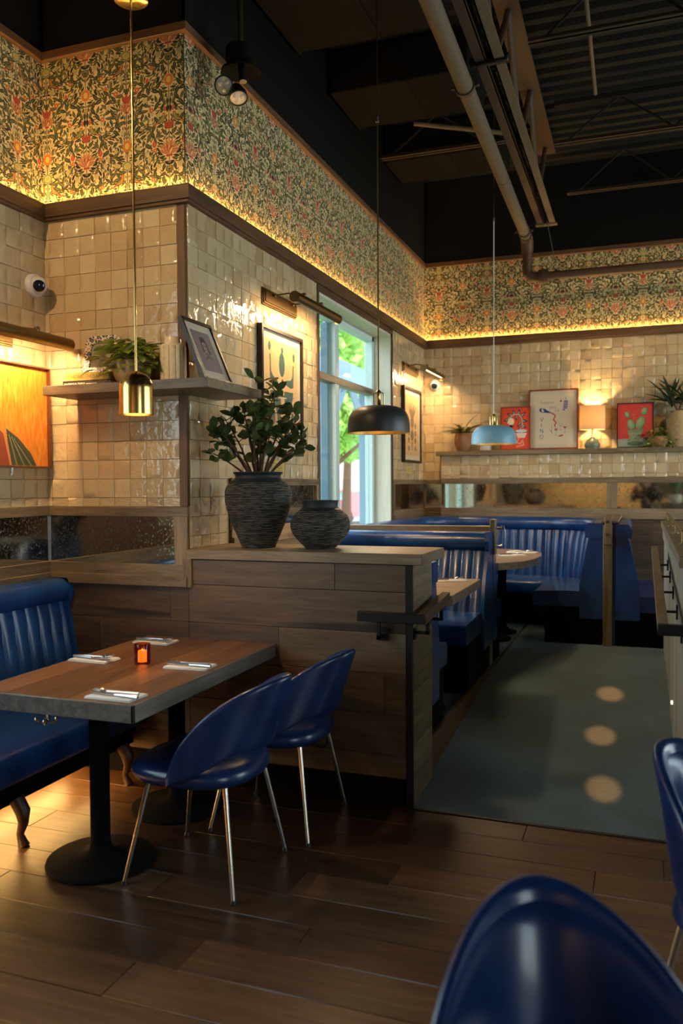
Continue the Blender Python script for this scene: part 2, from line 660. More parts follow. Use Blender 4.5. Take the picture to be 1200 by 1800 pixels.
# ------------------------------------------------------------------ flat print: small raster canvases drawn here (wallpaper, artworks)
class Canvas:
    def __init__(self, w, h, bg):
        self.w, self.h = w, h
        self.a = np.zeros((h, w, 3), np.float32)
        self.a[:] = np.array(bg, np.float32) / 255
        self.occ = np.zeros((h, w), bool)

    def mask(self, pts):
        p = np.asarray(pts, np.float32)
        x0, y0 = np.floor(p.min(0)).astype(int) - 1
        x1, y1 = np.ceil(p.max(0)).astype(int) + 1
        X, Y = np.meshgrid(np.arange(x0, x1) + 0.5, np.arange(y0, y1) + 0.5)
        ins = np.zeros(X.shape, bool)
        q = np.roll(p, -1, 0)
        for (ax, ay), (bx, by) in zip(p, q):
            if ay == by:
                continue
            c = ((ay > Y) != (by > Y)) & (X < (bx - ax) * (Y - ay) / (by - ay) + ax)
            ins ^= c
        return x0, y0, ins

    def _put(self, x0, y0, m, col, wrap):
        yy, xx = np.nonzero(m)
        yy += y0; xx += x0
        if wrap:
            yy %= self.h; xx %= self.w
        else:
            k = (yy >= 0) & (yy < self.h) & (xx >= 0) & (xx < self.w)
            yy = yy[k]; xx = xx[k]
        if col is not None:
            self.a[yy, xx] = np.array(col, np.float32) / 255
        self.occ[yy, xx] = True

    def poly(self, pts, col, wrap=False):
        self._put(*self.mask(pts), col, wrap)

    def free(self, pts, limit):
        x0, y0, m = self.mask(pts)
        yy, xx = np.nonzero(m)
        if len(yy) == 0:
            return False
        return self.occ[(yy + y0) % self.h, (xx + x0) % self.w].mean() <= limit

    def line(self, pts, wd, col, wrap=False):
        pts = [np.array(p, float) for p in pts]
        for a, b in zip(pts[:-1], pts[1:]):
            d = b - a
            L = np.hypot(*d)
            if L < 1e-6:
                continue
            n = np.array((-d[1], d[0])) / L * wd / 2
            e = d / L * wd / 3
            self.poly([a + n - e, b + n + e, b - n + e, a - n - e], col, wrap)

    def ell(self, cx, cy, rx, ry, col, rot=0, wrap=False, n=20):
        t = np.linspace(0, 2 * PI, n, endpoint=False)
        x = rx * np.cos(t); y = ry * np.sin(t)
        c, s = math.cos(rot), math.sin(rot)
        self.poly(np.stack([cx + x * c - y * s, cy + x * s + y * c], 1), col, wrap)

    def image(self, name):
        im = bpy.data.images.new(name, self.w, self.h, alpha=False)
        px = np.ones((self.h, self.w, 4), np.float32)
        px[..., :3] = np.clip(self.a[::-1], 0, 1)
        im.pixels.foreach_set(px.ravel())
        im.update()
        im.pack()
        return im

def print_mat(name, canvas, rough=0.7, coat=0.0, bump=0.0):
    t = NT(name).set(rough=rough, coat=coat)
    im = t.n('TexImage')
    im.image = canvas.image(name)
    uv = t.n('UVMap'); uv.uv_map = 'map'
    t.l(uv.outputs[0], im.inputs[0])
    t.l(im.outputs[0], t.b.inputs['Base Color'])
    if bump:
        t.bump(im.outputs[0], bump, 0.002)
    return t.m

def leaf_shape(x, y, ang, L, W, bend=0.0):
    """pointed leaf outline"""
    s = np.linspace(0, 1, 8)
    wd = W * np.sin(PI * s ** 0.8) ** 0.9
    cx = s * L
    cy = bend * L * (s ** 2)
    up = np.stack([cx, cy + wd / 2], 1)
    dn = np.stack([cx, cy - wd / 2], 1)[::-1]
    p = np.concatenate([up, dn[1:-1]])
    c, sn = math.cos(ang), math.sin(ang)
    return np.stack([x + p[:, 0] * c - p[:, 1] * sn, y + p[:, 0] * sn + p[:, 1] * c], 1)

def draw_wallpaper():
    W, H = 640, 716
    C = Canvas(W, H, (214, 192, 142))
    rnd = np.random.default_rng(5)
    STEM = (58, 34, 34)
    mir = lambda p: np.stack([W - np.asarray(p, float)[:, 0], np.asarray(p, float)[:, 1]], 1)
    def P(pts, col):
        C.poly(pts, col, True); C.poly(mir(pts), col, True)
    def Ln(pts, wd, col):
        C.line(pts, wd, col, True); C.line(mir(pts), wd, col, True)
    def E(x, y, rx, ry, col, rot=0):
        C.ell(x, y, rx, ry, col, rot, True); C.ell(W - x, y, rx, ry, col, -rot, True)
    def spiral(x, y, r0, a0, turns, dirn):
        k = np.linspace(0, 1, 40)
        r = r0 * (1 - 0.75 * k)
        a = a0 + dirn * turns * 2 * PI * k
        return np.stack([x + r * np.cos(a), y + r * np.sin(a)], 1)
    # scrolling stems
    SP = ((92, 150, 88, 2.6, 1.0, 1), (225, 70, 80, 0.6, 1.0, -1), (230, 320, 92, -2.4, 0.9, 1), (95, 470, 84, -2.2, 1.0, -1), (235, 560, 86, 2.2, 1.0, 1), (110, 660, 76, 0.4, 0.9, 1), (85, 320, 62, 1.0, 0.8, -1))
    for (x, y, r, a, tn, d) in SP:
        s = spiral(x, y, r, a, tn, d)
        Ln(s, 3.4, STEM)
        for q in range(2, 38, 3):
            ang = math.atan2(*(s[q + 1] - s[q])[::-1])
            sd = 1 if (q // 3) % 2 else -1
            L = rnd.uniform(40, 62)
            lf = leaf_shape(s[q, 0], s[q, 1], ang + sd * 0.55, L, L * 0.36, sd * 0.22)
            if C.free(lf, 0.4):
                P(leaf_shape(s[q, 0], s[q, 1], ang + sd * 0.55, L + 5, L * 0.46, sd * 0.22), (40, 38, 26))
                P(lf, [(58, 68, 36), (78, 84, 42), (44, 54, 32), (94, 96, 48)][int(rnd.integers(4))])
                P(leaf_shape(s[q, 0], s[q, 1], ang + sd * 0.55, L * .8, L * 0.08, sd * 0.22), (120, 118, 70))
    # centre line stems
    C.line([(0, 0), (0, H)], 6, STEM, True)
    C.line([(W / 2, 0), (W / 2, H)], 5, STEM, True)
    # birds, facing pairs on the axis
    def bird(x, y, s, body, wing, tail, flip=1):
        f = lambda pts: [(x + flip * a * s, y + b * s) for a, b in pts]
        P(f([(-8, -26), (6, -34), (18, -26), (20, -12), (38, 4), (60, 22), (86, 50), (78, 56), (52, 40), (30, 36), (8, 26), (-4, 6)]), (48, 34, 26))
        P(f([(-4, -22), (6, -30), (15, -24), (16, -8), (36, 8), (54, 24), (48, 34), (28, 30), (10, 22), (0, 4)]), body)
        P(f([(14, -4), (40, 10), (58, 26), (44, 26), (24, 18)]), wing)
        P(f([(54, 26), (84, 50), (76, 54), (50, 36)]), tail)
        E(x + flip * 5 * s, y - 22 * s, 11 * s, 10 * s, (206, 142, 62))
        E(x + flip * 3 * s, y - 23 * s, 4 * s, 4 * s, (60, 30, 20))
    bird(30, 330, 1.0, (178, 120, 66), (112, 118, 76), (196, 92, 44))
    bird(W / 2 - 34, 690, 0.95, (150, 142, 70), (122, 128, 58), (198, 110, 44), -1)
    # artichoke flower on the half axis, tulip and sunflower
    def fan(x, y, n, r, spread, col, edge, w0):
        for k in range(n):
            a = -PI / 2 + spread * (k / (n - 1) - 0.5)
            rr = r * (1 - 0.22 * abs(k / (n - 1) - 0.5) * 2)
            C.poly(leaf_shape(x, y, a, rr + 4, w0 + 5), edge, True)
            C.poly(leaf_shape(x, y, a, rr, w0), col[k % len(col)], True)
    for fx, fy, s in ((W / 2, 205, 1.0), (0, 606, 0.75)):
        fan(fx, fy, 11, 92 * s, 2.6, [(192, 122, 84), (214, 160, 112)], (112, 56, 38), 20 * s)
        fan(fx, fy + 4, 5, 62 * s, 1.2, [(222, 176, 120), (182, 92, 58)], (112, 56, 38), 18 * s)
        for sg in (-1, 1):
            C.ell(fx + sg * 14 * s, fy + 16 * s, 11 * s, 9 * s, (176, 62, 48), 0, True)
    for fx, fy in ((W / 2, 455), (0, 120)):
        for k in range(16):
            a = 2 * PI * k / 16
            C.poly(leaf_shape(fx + 18 * math.cos(a), fy + 22 * math.sin(a), a, 22, 13), (202, 118, 58), True)
        C.ell(fx, fy, 23, 27, (150, 96, 38), 0, True)
        C.ell(fx, fy, 19, 23, (216, 174, 84), 0, True)
    C.ell(0, 250, 36, 30, (110, 118, 74), 0, True); C.ell(0, 250, 28, 23, (182, 176, 120), 0, True); C.ell(0, 250, 13, 12, (196, 158, 74), 0, True)
    for fx, fy in ((0, 525), (W / 2, 20)):
        for dx in (-16, 0, 16):
            C.poly(leaf_shape(fx + dx * 0.5, fy + 34, -PI / 2 + dx * 0.025, 66, 26), (120, 46, 36), True)
            C.poly(leaf_shape(fx + dx * 0.5, fy + 30, -PI / 2 + dx * 0.025, 56, 17), (176, 72, 50), True)
    # blossoms scattered off the axis
    for _ in range(46):
        x, y = rnd.uniform(30, W / 2 - 24), rnd.uniform(0, H)
        r = rnd.uniform(16, 24)
        t = np.linspace(0, 2 * PI, 14, endpoint=False)
        pts = np.stack([x + r * np.cos(t), y + r * np.sin(t)], 1)
        if not C.free(pts, 0.25):
            continue
        kind = int(rnd.integers(3))
        if kind == 0:
            for k in range(5):
                a = 2 * PI * k / 5
                E(x + r * .5 * math.cos(a), y + r * .5 * math.sin(a), r * .46, r * .42, (124, 50, 38))
                E(x + r * .5 * math.cos(a), y + r * .5 * math.sin(a), r * .36, r * .32, (204, 104, 64))
            E(x, y, r * .28, r * .28, (226, 190, 110))
        elif kind == 1:
            P(leaf_shape(x, y + r, -PI / 2, r * 2.1, r * 1.3), (130, 46, 32))
            P(leaf_shape(x, y + r * .8, -PI / 2, r * 1.7, r * .9), (206, 92, 52))
        else:
            for k in range(5):
                a = 2 * PI * k / 5
                E(x + r * .5 * math.cos(a), y + r * .5 * math.sin(a), r * .44, r * .4, (120, 118, 80))
                E(x + r * .5 * math.cos(a), y + r * .5 * math.sin(a), r * .33, r * .3, (196, 190, 140))
            E(x, y, r * .25, r * .25, (200, 150, 70))
    # fill what is left with small leaves
    for _ in range(6500):
        x, y = rnd.uniform(2, W / 2 - 2), rnd.uniform(0, H)
        L = rnd.uniform(20, 56)
        cx, cy, _, _, _, cd = min(SP, key=lambda q: (q[0] - x) ** 2 + (q[1] - y) ** 2)
        a = math.atan2(y - cy, x - cx) + cd * PI * 0.36 + rnd.uniform(-0.45, 0.45)
        lf = leaf_shape(x, y, a, L, L * rnd.uniform(0.28, 0.42), rnd.uniform(-0.3, 0.3))
        if C.free(lf, 0.06):
            P(lf, [(36, 44, 26), (54, 66, 34), (76, 82, 40), (32, 36, 24), (98, 96, 48)][int(rnd.integers(5))])
    # soften the print a little
    a = C.a
    C.a = (a * 4 + np.roll(a, 1, 0) + np.roll(a, -1, 0) + np.roll(a, 1, 1) + np.roll(a, -1, 1)) / 8
    return C

print_mat('wallpaper', draw_wallpaper(), 0.85)
WP_W, WP_H = 0.51, 0.57

def art_orange():
    C = Canvas(300, 220, (228, 150, 40))
    n = np.random.default_rng(2)
    def sm(a, k, ax):
        for _ in range(k):
            a = (a + np.roll(a, 1, ax) + np.roll(a, -1, ax)) / 3
        return a
    s = sm(sm(n.random((220, 300)), 90, 0), 2, 1)
    s = (s - s.min()) / (s.max() - s.min())
    s2 = sm(sm(n.random((220, 300)), 40, 0), 1, 1); s2 = (s2 - s2.min()) / (s2.max() - s2.min())
    c1, c2, c3 = np.array((206, 104, 10)), np.array((236, 160, 72)), np.array((206, 70, 26))
    k = s[..., None]
    A = c1 * (1 - k) + c2 * k
    m = (np.clip(s2 - 0.55, 0, 1) * 1.6)[..., None]
    m = m * np.linspace(1.2, 0.3, 220)[:, None, None]
    C.a = ((A * (1 - m) + c3 * m) / 255).astype(np.float32)
    C.poly([(60, 220), (90, 150), (150, 118), (190, 152), (204, 220)], (140, 62, 34))
    C.poly([(196, 140), (226, 160), (256, 192), (270, 219), (206, 219)], (62, 70, 46))
    for k in range(7):
        C.line([(200 + k * 3, 152 + k * 2), (212 + k * 9, 219)], 2, (150, 142, 92) if k % 2 else (38, 48, 34))
    C.line([(192, 140), (206, 219)], 5, (196, 120, 70))
    return C
def art_girl():
    C = Canvas(200, 280, (132, 116, 118))
    n = np.random.default_rng(4)
    C.a += (n.random((280, 200, 1)).astype(np.float32) - .5) * 0.07
    D = (52, 36, 40)
    C.poly([(66, 70), (74, 46), (98, 38), (122, 46), (134, 76), (140, 150), (124, 158), (116, 90), (84, 88), (80, 150), (66, 142)], D)
    C.poly([(78, 84), (100, 74), (120, 84), (122, 112), (112, 138), (98, 146), (84, 132), (78, 108)], (164, 146, 140))
    for sx in (88, 110):
        C.ell(sx, 102, 8, 4, D); C.line([(sx - 9, 94), (sx + 8, 92)], 2, D)
    C.line([(100, 102), (102, 120), (97, 122)], 2, D)
    C.ell(100, 130, 8, 3.5, D)
    C.ell(112, 120, 4, 4, D)
    C.line([(92, 146), (92, 176), (72, 190), (66, 204)], 4, D)
    C.line([(108, 144), (108, 176), (134, 184), (146, 200)], 4, D)
    C.line([(78, 190), (100, 180), (128, 188)], 3, D)
    return C
def art_figure():
    C = Canvas(240, 320, (214, 176, 122))
    T = (52, 92, 86)
    C.ell(120, 70, 22, 38, T); C.ell(122, 24, 9, 10, T)
    C.ell(30, 22, 9, 14, T); C.ell(212, 36, 9, 14, T)
    C.poly([(30, 44), (38, 46), (40, 98), (54, 110), (92, 126), (96, 138), (60, 132), (32, 118)], T)
    C.poly([(212, 60), (204, 62), (200, 100), (186, 112), (150, 116), (148, 130), (186, 138), (208, 134)], T)
    C.ell(124, 126, 9, 12, T)
    C.poly([(32, 158), (104, 152), (112, 190), (104, 300), (88, 304), (84, 236), (72, 206), (44, 186)], T)
    C.poly([(136, 152), (206, 150), (204, 170), (190, 196), (176, 226), (172, 300), (156, 306), (144, 240)], T)
    C.ell(54, 240, 14, 24, T); C.ell(200, 240, 13, 24, T)
    C.poly([(34, 276), (54, 288), (78, 282), (82, 306), (60, 316), (38, 306)], (116, 134, 110))
    C.poly([(182, 284), (206, 276), (216, 302), (190, 314)], (116, 134, 110))
    return C
def art_vase():
    C = Canvas(200, 380, (212, 174, 120))
    T = (120, 98, 66)
    for k, a in enumerate((-0.5, -0.26, 0, 0.26, 0.5)):
        C.poly(leaf_shape(100 + 18 * a, 150, -PI / 2 + a, 118 - abs(a) * 22, 15 if k % 2 == 0 else 20), T)
    C.ell(100, 168, 26, 40, T); C.ell(100, 216, 7, 8, T); C.ell(100, 252, 24, 36, T)
    C.poly([(90, 292), (110, 292), (104, 350), (96, 350)], T)
    for sx in (52, 148):
        for y, ry in ((190, 20), (238, 20), (284, 20), (336, 16)):
            C.ell(sx, y, 13, ry, T)
    return C
def art_red():
    C = Canvas(220, 310, (222, 70, 30))
    K = (26, 24, 32)
    arc = [(46, 120), (60, 78), (96, 52), (136, 52), (160, 86), (166, 150)]
    C.line(arc, 12, K); C.line(arc, 6, (232, 220, 200))
    for i, (x, y, a, L) in enumerate(((60, 80, 2.7, 48), (84, 58, 3.5, 46), (100, 50, 4.4, 36), (130, 50, 5.0, 40), (150, 66, 5.6, 52), (160, 100, 0.1, 46), (164, 130, 0.7, 40), (150, 110, 2.2, 44), (120, 60, 1.7, 38), (70, 92, 1.9, 30), (160, 150, 2.6, 40))):
        C.poly(leaf_shape(x, y, a, L, 20), K); C.poly(leaf_shape(x, y, a, L * .7, 6), (206, 206, 210))
    C.ell(76, 104, 25, 27, (244, 220, 172)); C.ell(76, 140, 16, 12, K)
    C.poly([(106, 176), (204, 176), (196, 192), (116, 192)], K); C.ell(156, 176, 46, 12, (206, 206, 214))
    C.poly([(112, 190), (200, 190), (184, 228), (130, 228)], (236, 206, 188))
    C.line([(140, 228), (120, 262), (150, 270), (166, 244), (176, 280), (120, 292)], 9, (236, 150, 130))
    return C
def art_vino():
    C = Canvas(300, 390, (222, 206, 176))
    I = (132, 116, 128); B = (44, 54, 128); R = (176, 44, 56)
    # hand-written words, thin strokes
    def script(x, y, s, words, col):
        glyph = {'b': [(0, -14), (1, 0), (5, 1), (8, -3), (5, -7), (1, -4)], 'u': [(0, -7), (1, 0), (5, 0), (7, -7), (8, 0)], 'o': [(4, -7), (0, -3), (3, 0), (7, -3), (4, -7)],
                 'n': [(0, 0), (1, -7), (2, -4), (6, -7), (8, 0)], 'p': [(0, 8), (1, -7), (6, -6), (6, -1), (1, 0)], 'e': [(0, -4), (6, -4), (4, -8), (0, -4), (3, 0), (7, -1)],
                 'r': [(0, 0), (1, -7), (2, -5), (6, -7)], 't': [(3, -13), (3, 0), (6, -1)]}
        for ch in words:
            if ch in glyph:
                C.line([(x + a * s, y + b * s) for a, b in glyph[ch]], 1.8, col)
            x += (9.5 if ch != ' ' else 8) * s
    script(52, 74, 2.2, 'buono', I); script(122, 112, 2.0, 'per', I); script(160, 136, 2.0, 'te', I)
    # bottle pouring
    C.poly([(44, 116), (54, 106), (86, 112), (104, 126), (130, 140), (128, 147), (98, 144), (66, 142), (46, 132)], B)
    C.poly([(58, 112), (74, 114), (80, 138), (62, 136)], (214, 206, 196))
    C.line([(128, 144), (142, 150), (156, 158), (164, 168), (162, 180), (154, 192), (153, 202), (161, 210), (170, 218), (170, 228), (163, 236), (161, 244), (167, 252)], 8, R)
    # VINO down the side
    for k, ch in enumerate('VINO'):
        y = 182 + k * 44
        s = {'V': [(52, 0), (62, 28), (74, 0)], 'I': [(62, 0), (62, 28)], 'N': [(54, 28), (54, 0), (72, 28), (72, 0)],
             'O': [(63 + 11 * math.cos(q * PI / 9), 15 + 16 * math.sin(q * PI / 9)) for q in range(19)]}[ch]
        C.line([(a, y + b) for a, b in s], 3.2, B)
    # grapes, tomato, glasses, knife
    for k in range(22):
        C.ell(232 + (k % 4) * 8 - (k // 4) * 1.5, 60 + (k // 4) * 13, 4.5, 5.5, (78, 82, 156))
    C.line([(240, 26), (244, 56)], 3, (70, 74, 140))
    C.ell(206, 56, 8, 7, R); C.line([(206, 44), (206, 34)], 2, I)
    for gx, gy, s, rd in ((172, 258, 1.1, True), (204, 224, 1.0, False), (238, 244, 1.0, True)):
        C.line([(gx - 11 * s, gy), (gx - 9 * s, gy + 20 * s), (gx, gy + 26 * s), (gx + 9 * s, gy + 20 * s), (gx + 11 * s, gy)], 2, I)
        C.line([(gx, gy + 26 * s), (gx, gy + 54 * s)], 2, I); C.line([(gx - 10 * s, gy + 55 * s), (gx + 10 * s, gy + 55 * s)], 2, I)
        if rd:
            C.poly([(gx - 9 * s, gy + 10 * s), (gx + 9 * s, gy + 10 * s), (gx + 6 * s, gy + 22 * s), (gx - 6 * s, gy + 22 * s)], (176, 70, 88))
    C.line([(122, 270), (136, 294), (146, 306)], 3, I); C.line([(138, 246), (140, 300)], 3, I)
    C.poly([(190, 324), (222, 314), (226, 324), (196, 332)], R)
    return C
def art_cactus():
    C = Canvas(260, 340, (206, 62, 48))
    n = np.random.default_rng(8)
    C.a *= (1 + (n.random((340, 260, 1)).astype(np.float32) - .5) * 0.10)
    C.poly([(0, 278), (260, 270), (260, 340), (0, 340)], (150, 164, 140))
    G, g2 = (126, 146, 98), (150, 166, 116)
    for x, y, rx, ry, a in ((100, 166, 30, 46, -0.25), (168, 156, 34, 56, 0.35), (72, 88, 20, 28, -0.4), (198, 62, 26, 32, 0.5)):
        C.ell(x, y, rx, ry, (70, 92, 62), a); C.ell(x - 2, y - 2, rx - 4, ry - 4, G, a); C.ell(x - 6, y - 8, rx * .5, ry * .6, g2, a)
    for k in range(60):
        C.ell(n.uniform(66, 210), n.uniform(60, 200), 1.6, 1.6, (196, 200, 150))
    C.poly([(72, 208), (186, 204), (184, 226), (74, 230)], (128, 142, 110))
    C.poly([(80, 228), (178, 226), (166, 310), (92, 312)], (148, 158, 122))
    C.ell(130, 314, 60, 18, (76, 112, 92)); C.ell(130, 306, 40, 10, (112, 130, 100))
    return C
def art_photo():
    C = Canvas(120, 110, (150, 146, 136))
    C.poly([(0, 70), (50, 58), (120, 74), (120, 110), (0, 110)], (116, 112, 104))
    C.ell(64, 52, 14, 18, (96, 90, 84)); C.poly([(40, 110), (50, 72), (78, 70), (92, 110)], (88, 84, 80))
    return C
def art_floral():
    C = Canvas(260, 240, (222, 210, 182))
    n = np.random.default_rng(3)
    for _ in range(420):
        x, y = n.uniform(0, 260), n.uniform(0, 240)
        L = n.uniform(10, 22)
        lf = leaf_shape(x, y, n.uniform(0, 6.28), L, L * .42)
        if C.free(lf, 0.12):
            C.poly(lf, [(34, 40, 62), (60, 66, 92), (44, 50, 60)][int(n.integers(3))])
    for _ in range(26):
        x, y = n.uniform(0, 260), n.uniform(0, 240)
        for k in range(5):
            C.ell(x + 7 * math.cos(k * 1.256), y + 7 * math.sin(k * 1.256), 5, 5, (54, 60, 96))
        C.ell(x, y, 3, 3, (216, 200, 160))
    return C
print_mat('art_orange', art_orange(), 0.45, bump=0.15)
print_mat('art_girl', art_girl())
print_mat('art_figure', art_figure())
print_mat('art_vase', art_vase())
print_mat('art_red', art_red(), 0.6)
print_mat('art_vino', art_vino())
print_mat('art_cactus', art_cactus(), 0.6)
print_mat('art_photo', art_photo())
print_mat('art_floral', art_floral(), 0.3)
# ------------------------------------------------------------------ the setting
XL, YJ, XW, YB = -3.095, 3.769, -2.208, 8.71        # wall planes: left, corner face, window wall, back
YO = 8.555                                           # face of the tiled ledge under the back shelf
Z0, ZL0, ZL1, ZT0, ZT1, ZC = 0.0, 2.985, 3.075, 3.845, 3.89, 4.75
PF = 0.19                                            # raised booth platform
RX = -1.025                                          # edge of platform / ramp
XC = 0.17                                            # face of the host counter

# ---- floors
m = MB().box((-3.4, -4.3, -0.14), (4.8, YJ + 0.01, -0.018)).box((-3.4, YJ + 0.01, -0.14), (4.8, 9.0, -0.03))
floor = structure(m.build('floor', MAT['matte_black']))
rowz = 0.0
PL = {}
for row in range(34):
    y0 = YJ - 0.19 * (row + 1)
    if y0 < -2.6:
        break
    x = -3.09 - random.uniform(0, 1.2)
    while x < 2.6:
        L = random.choice((1.3, 1.7, 2.1, 2.4))
        xa, xb = max(x, -3.09), min(x + L, 3.4)
        x += L
        if xb - xa < 0.1:
            continue
        mb = MB().box((xa + 0.001, y0 + 0.001, -0.02), (xb - 0.001, y0 + 0.189, random.uniform(-0.0006, 0.0004)), 0.0018)
        mb.build('floorboard', MAT['floor_x'], floor, at=((xa + xb) / 2, y0 + 0.095, -0.01))

# ---- carpeted ramp, aisle and booth platform
m = MB()
ys = [YJ + 0.002, 6.1, 9.0]
zs = [0.002, PF, PF]
for k in range(2):
    m.add([(RX, ys[k], zs[k]), (1.9, ys[k], zs[k]), (1.9, ys[k + 1], zs[k + 1]), (RX, ys[k + 1], zs[k + 1]),
           (RX, ys[k], -0.03), (1.9, ys[k], -0.03), (1.9, ys[k + 1], -0.03), (RX, ys[k + 1], -0.03)],
          [(0, 1, 2, 3), (4, 7, 6, 5), (0, 4, 5, 1), (2, 6, 7, 3), (1, 5, 6, 2), (0, 3, 7, 4)])
carpet = structure(m.build('floor', MAT['carpet']))
m = MB().box((XW, 4.14, -0.03), (RX - 0.022, 9.0, PF))
structure(m.build('floor', MAT['carpet']))
m = MB().box((RX - 0.02, YJ - 0.016, -0.02), (3.2, YJ + 0.004, 0.0045), 0.002)
structure(m.build('trim_1', MAT['black_metal']))            # metal strip where boards meet carpet

# ---- curb board along the ramp
m = MB().prism([(YJ + 0.02, -0.02), (6.12, -0.02), (6.12, PF + 0.03), (YJ + 0.02, PF + 0.03)], RX - 0.022, RX, lambda a, b, d: (d, a, b))
structure(m.build('trim_2', MAT['ledge_y']))

# ---- walls
def wall_x(name, x0, x1, y0, y1, z1, hole=None, mat='grout'):
    m = MB()
    if hole:
        h0, h1, g0, g1 = hole
        m.box((x0, y0, -0.14), (x1, h0, z1)).box((x0, h1, -0.14), (x1, y1, z1)).box((x0, h0, -0.14), (x1, h1, g0)).box((x0, h0, g1), (x1, h1, z1))
    else:
        m.box((x0, y0, -0.14), (x1, y1, z1))
    return structure(m.build(name, MAT[mat], smooth=0))

def wall_y(name, x0, x1, y0, y1, z1, mat='grout', hole=None):
    m = MB()
    if hole:
        h0, h1, g0, g1 = hole
        m.box((x0, y0, -0.14), (h0, y1, z1)).box((h1, y0, -0.14), (x1, y1, z1)).box((h0, y0, -0.14), (h1, y1, g0)).box((h0, y0, g1), (h1, y1, z1))
    else:
        m.box((x0, y0, -0.14), (x1, y1, z1))
    return structure(m.build(name, MAT[mat], smooth=0))

WIN = (5.60, 7.45, 0.95, 2.94)
LWIN = (0.1, 2.40, 0.75, 2.94)
wall_left = wall_x('wall_left', XL - 0.24, XL, -4.2, YJ, 5.0, LWIN)
wall_corner = wall_y('wall_corner', XL - 0.24, XW - 0.001, YJ, YJ + 0.24, 5.0)
wall_window = wall_x('wall_window', XW - 0.24, XW, YJ + 0.24, YB, 5.0, WIN)
wall_window_end = None
m = MB().box((XW - 0.24, YJ + 0.0005, -0.14), (XW, YJ + 0.2405, 5.0)); structure(m.build('wall_pier', MAT['grout'], smooth=0))
wall_back = wall_y('wall_back', XW - 0.24, 4.7, YB, YB + 0.2, 5.0)
wall_right = wall_x('wall_right', 4.5, 4.7, 1.0, YB, 5.0, (3.2, 8.3, 0.35, 3.3), 'rear_wall_paint')
structure(wall_x('wall_right', 4.5, 4.7, -4.2, 1.0, 5.0, (-2.7, -0.3, 0.3, 3.1), 'rear_wall_paint'))
wall_rear = wall_y('wall_rear', XL - 0.24, 4.7, -4.4, -4.2, 5.0, 'rear_wall_paint')
# tiled ledge standing off the back wall, from the corner to the right
m = MB().box((-1.985, YO, 0.0), (4.5, YB, 1.838)); ledge_wall = structure(m.build('wall_ledge', MAT['grout'], smooth=0))

# ---- dark upper walls above the top trim
m = MB()
m.box((XL, -4.2, ZT1 - 0.02), (XL + 0.012, YJ, 4.9)).box((XL, YJ - 0.012, ZT1 - 0.02), (XW + 0.012, YJ, 4.9))
m.box((XW, YJ - 0.012, ZT1 - 0.02), (XW + 0.012, YB, 4.9)).box((XW, YB - 0.012, ZT1 - 0.02), (4.5, YB, 4.9))
structure(m.build('wall_upper', MAT['black_paint'], smooth=0))

# ---- wallpaper bands
def paper(parent, a, b, fn, flip=False):
    """strip from a to b along the wall; fn(u, z) -> point"""
    u0, u1 = (a / WP_W, b / WP_W)
    v0, v1 = ZL0 / WP_H, ZT1 / WP_H
    m = MB().quad([fn(a, ZL0), fn(b, ZL0), fn(b, ZT1), fn(a, ZT1)], [(u0, v0), (u1, v0), (u1, v1), (u0, v1)])
    return m.build('wallpaper', MAT['wallpaper'], parent, smooth=0)
paper(wall_left, -4.2, YJ, lambda u, z: (XL + 0.004, u, z))
paper(wall_corner, XL, XW, lambda u, z: (u, YJ - 0.004, z))
paper(wall_window, YJ, YB, lambda u, z: (XW + 0.004, u, z))
paper(wall_back, XW, 4.5, lambda u, z: (u, YB - 0.004, z))

MB().quad([(-3.0, -4.196, 0.9), (1.25, -4.196, 0.9), (1.25, -4.196, 2.9), (-3.0, -4.196, 2.9)], [(0, 0), (8.33, 0), (8.33, 3.5), (0, 3.5)]).build('wallpaper', MAT['wallpaper'], wall_rear, smooth=0)

# ---- ledge with its hidden light strip, and the trim above the paper
ROOM = [(XL, -4.2), (XL, YJ), (XW, YJ), (XW, YB), (4.5, YB)]
segs = [(ROOM[0], ROOM[1], 'y'), (ROOM[1], ROOM[2], 'x'), (ROOM[2], ROOM[3], 'y'), (ROOM[3], ROOM[4], 'x')]
def mitred(i, prof, name, matbase):
    """one straight board of the run with mitred ends"""
    a, b, ax = segs[i]
    A, B = Vector(a), Vector(b)
    d = (B - A).normalized()
    nrm = Vector((d.y, -d.x))
    def end(k):
        # bisector offset per unit of depth along d
        if k == 0:
            if i == 0: return 0.0
            p = Vector(segs[i - 1][0]); dd = (A - p).normalized()
            return (1 if dd.cross(d) < 0 else -1) * 1.0
        if i == len(segs) - 1: return 0.0
        q = Vector(segs[i + 1][1]); dd = (q - B).normalized()
        return (1 if d.cross(dd) < 0 else -1) * 1.0
    s0, s1 = end(0), end(1)
    vs = []
    for off, z in prof:
        p = A + nrm * off + d * (s0 * off); vs.append((p.x, p.y, z))
    for off, z in prof:
        p = B + nrm * off - d * (s1 * off); vs.append((p.x, p.y, z))
    n = len(prof)
    fs = [list(range(n))[::-1], [n + k for k in range(n)]] + [(k, (k + 1) % n, n + (k + 1) % n, n + k) for k in range(n)]
    return MB().add(vs, fs).build(name, MAT[matbase + ax], smooth=30)
LEDGE = [(0.001, ZL0), (0.036, ZL0), (0.036, ZL0 + 0.012), (0.046, ZL0 + 0.016), (0.046, ZL1 - 0.004), (0.042, ZL1), (0.034, ZL1), (0.034, ZL0 + 0.04), (0.001, ZL0 + 0.04)]
TOP = [(0.001, ZT0), (0.026, ZT0), (0.03, ZT0 + 0.004), (0.03, ZT1), (0.001, ZT1)]
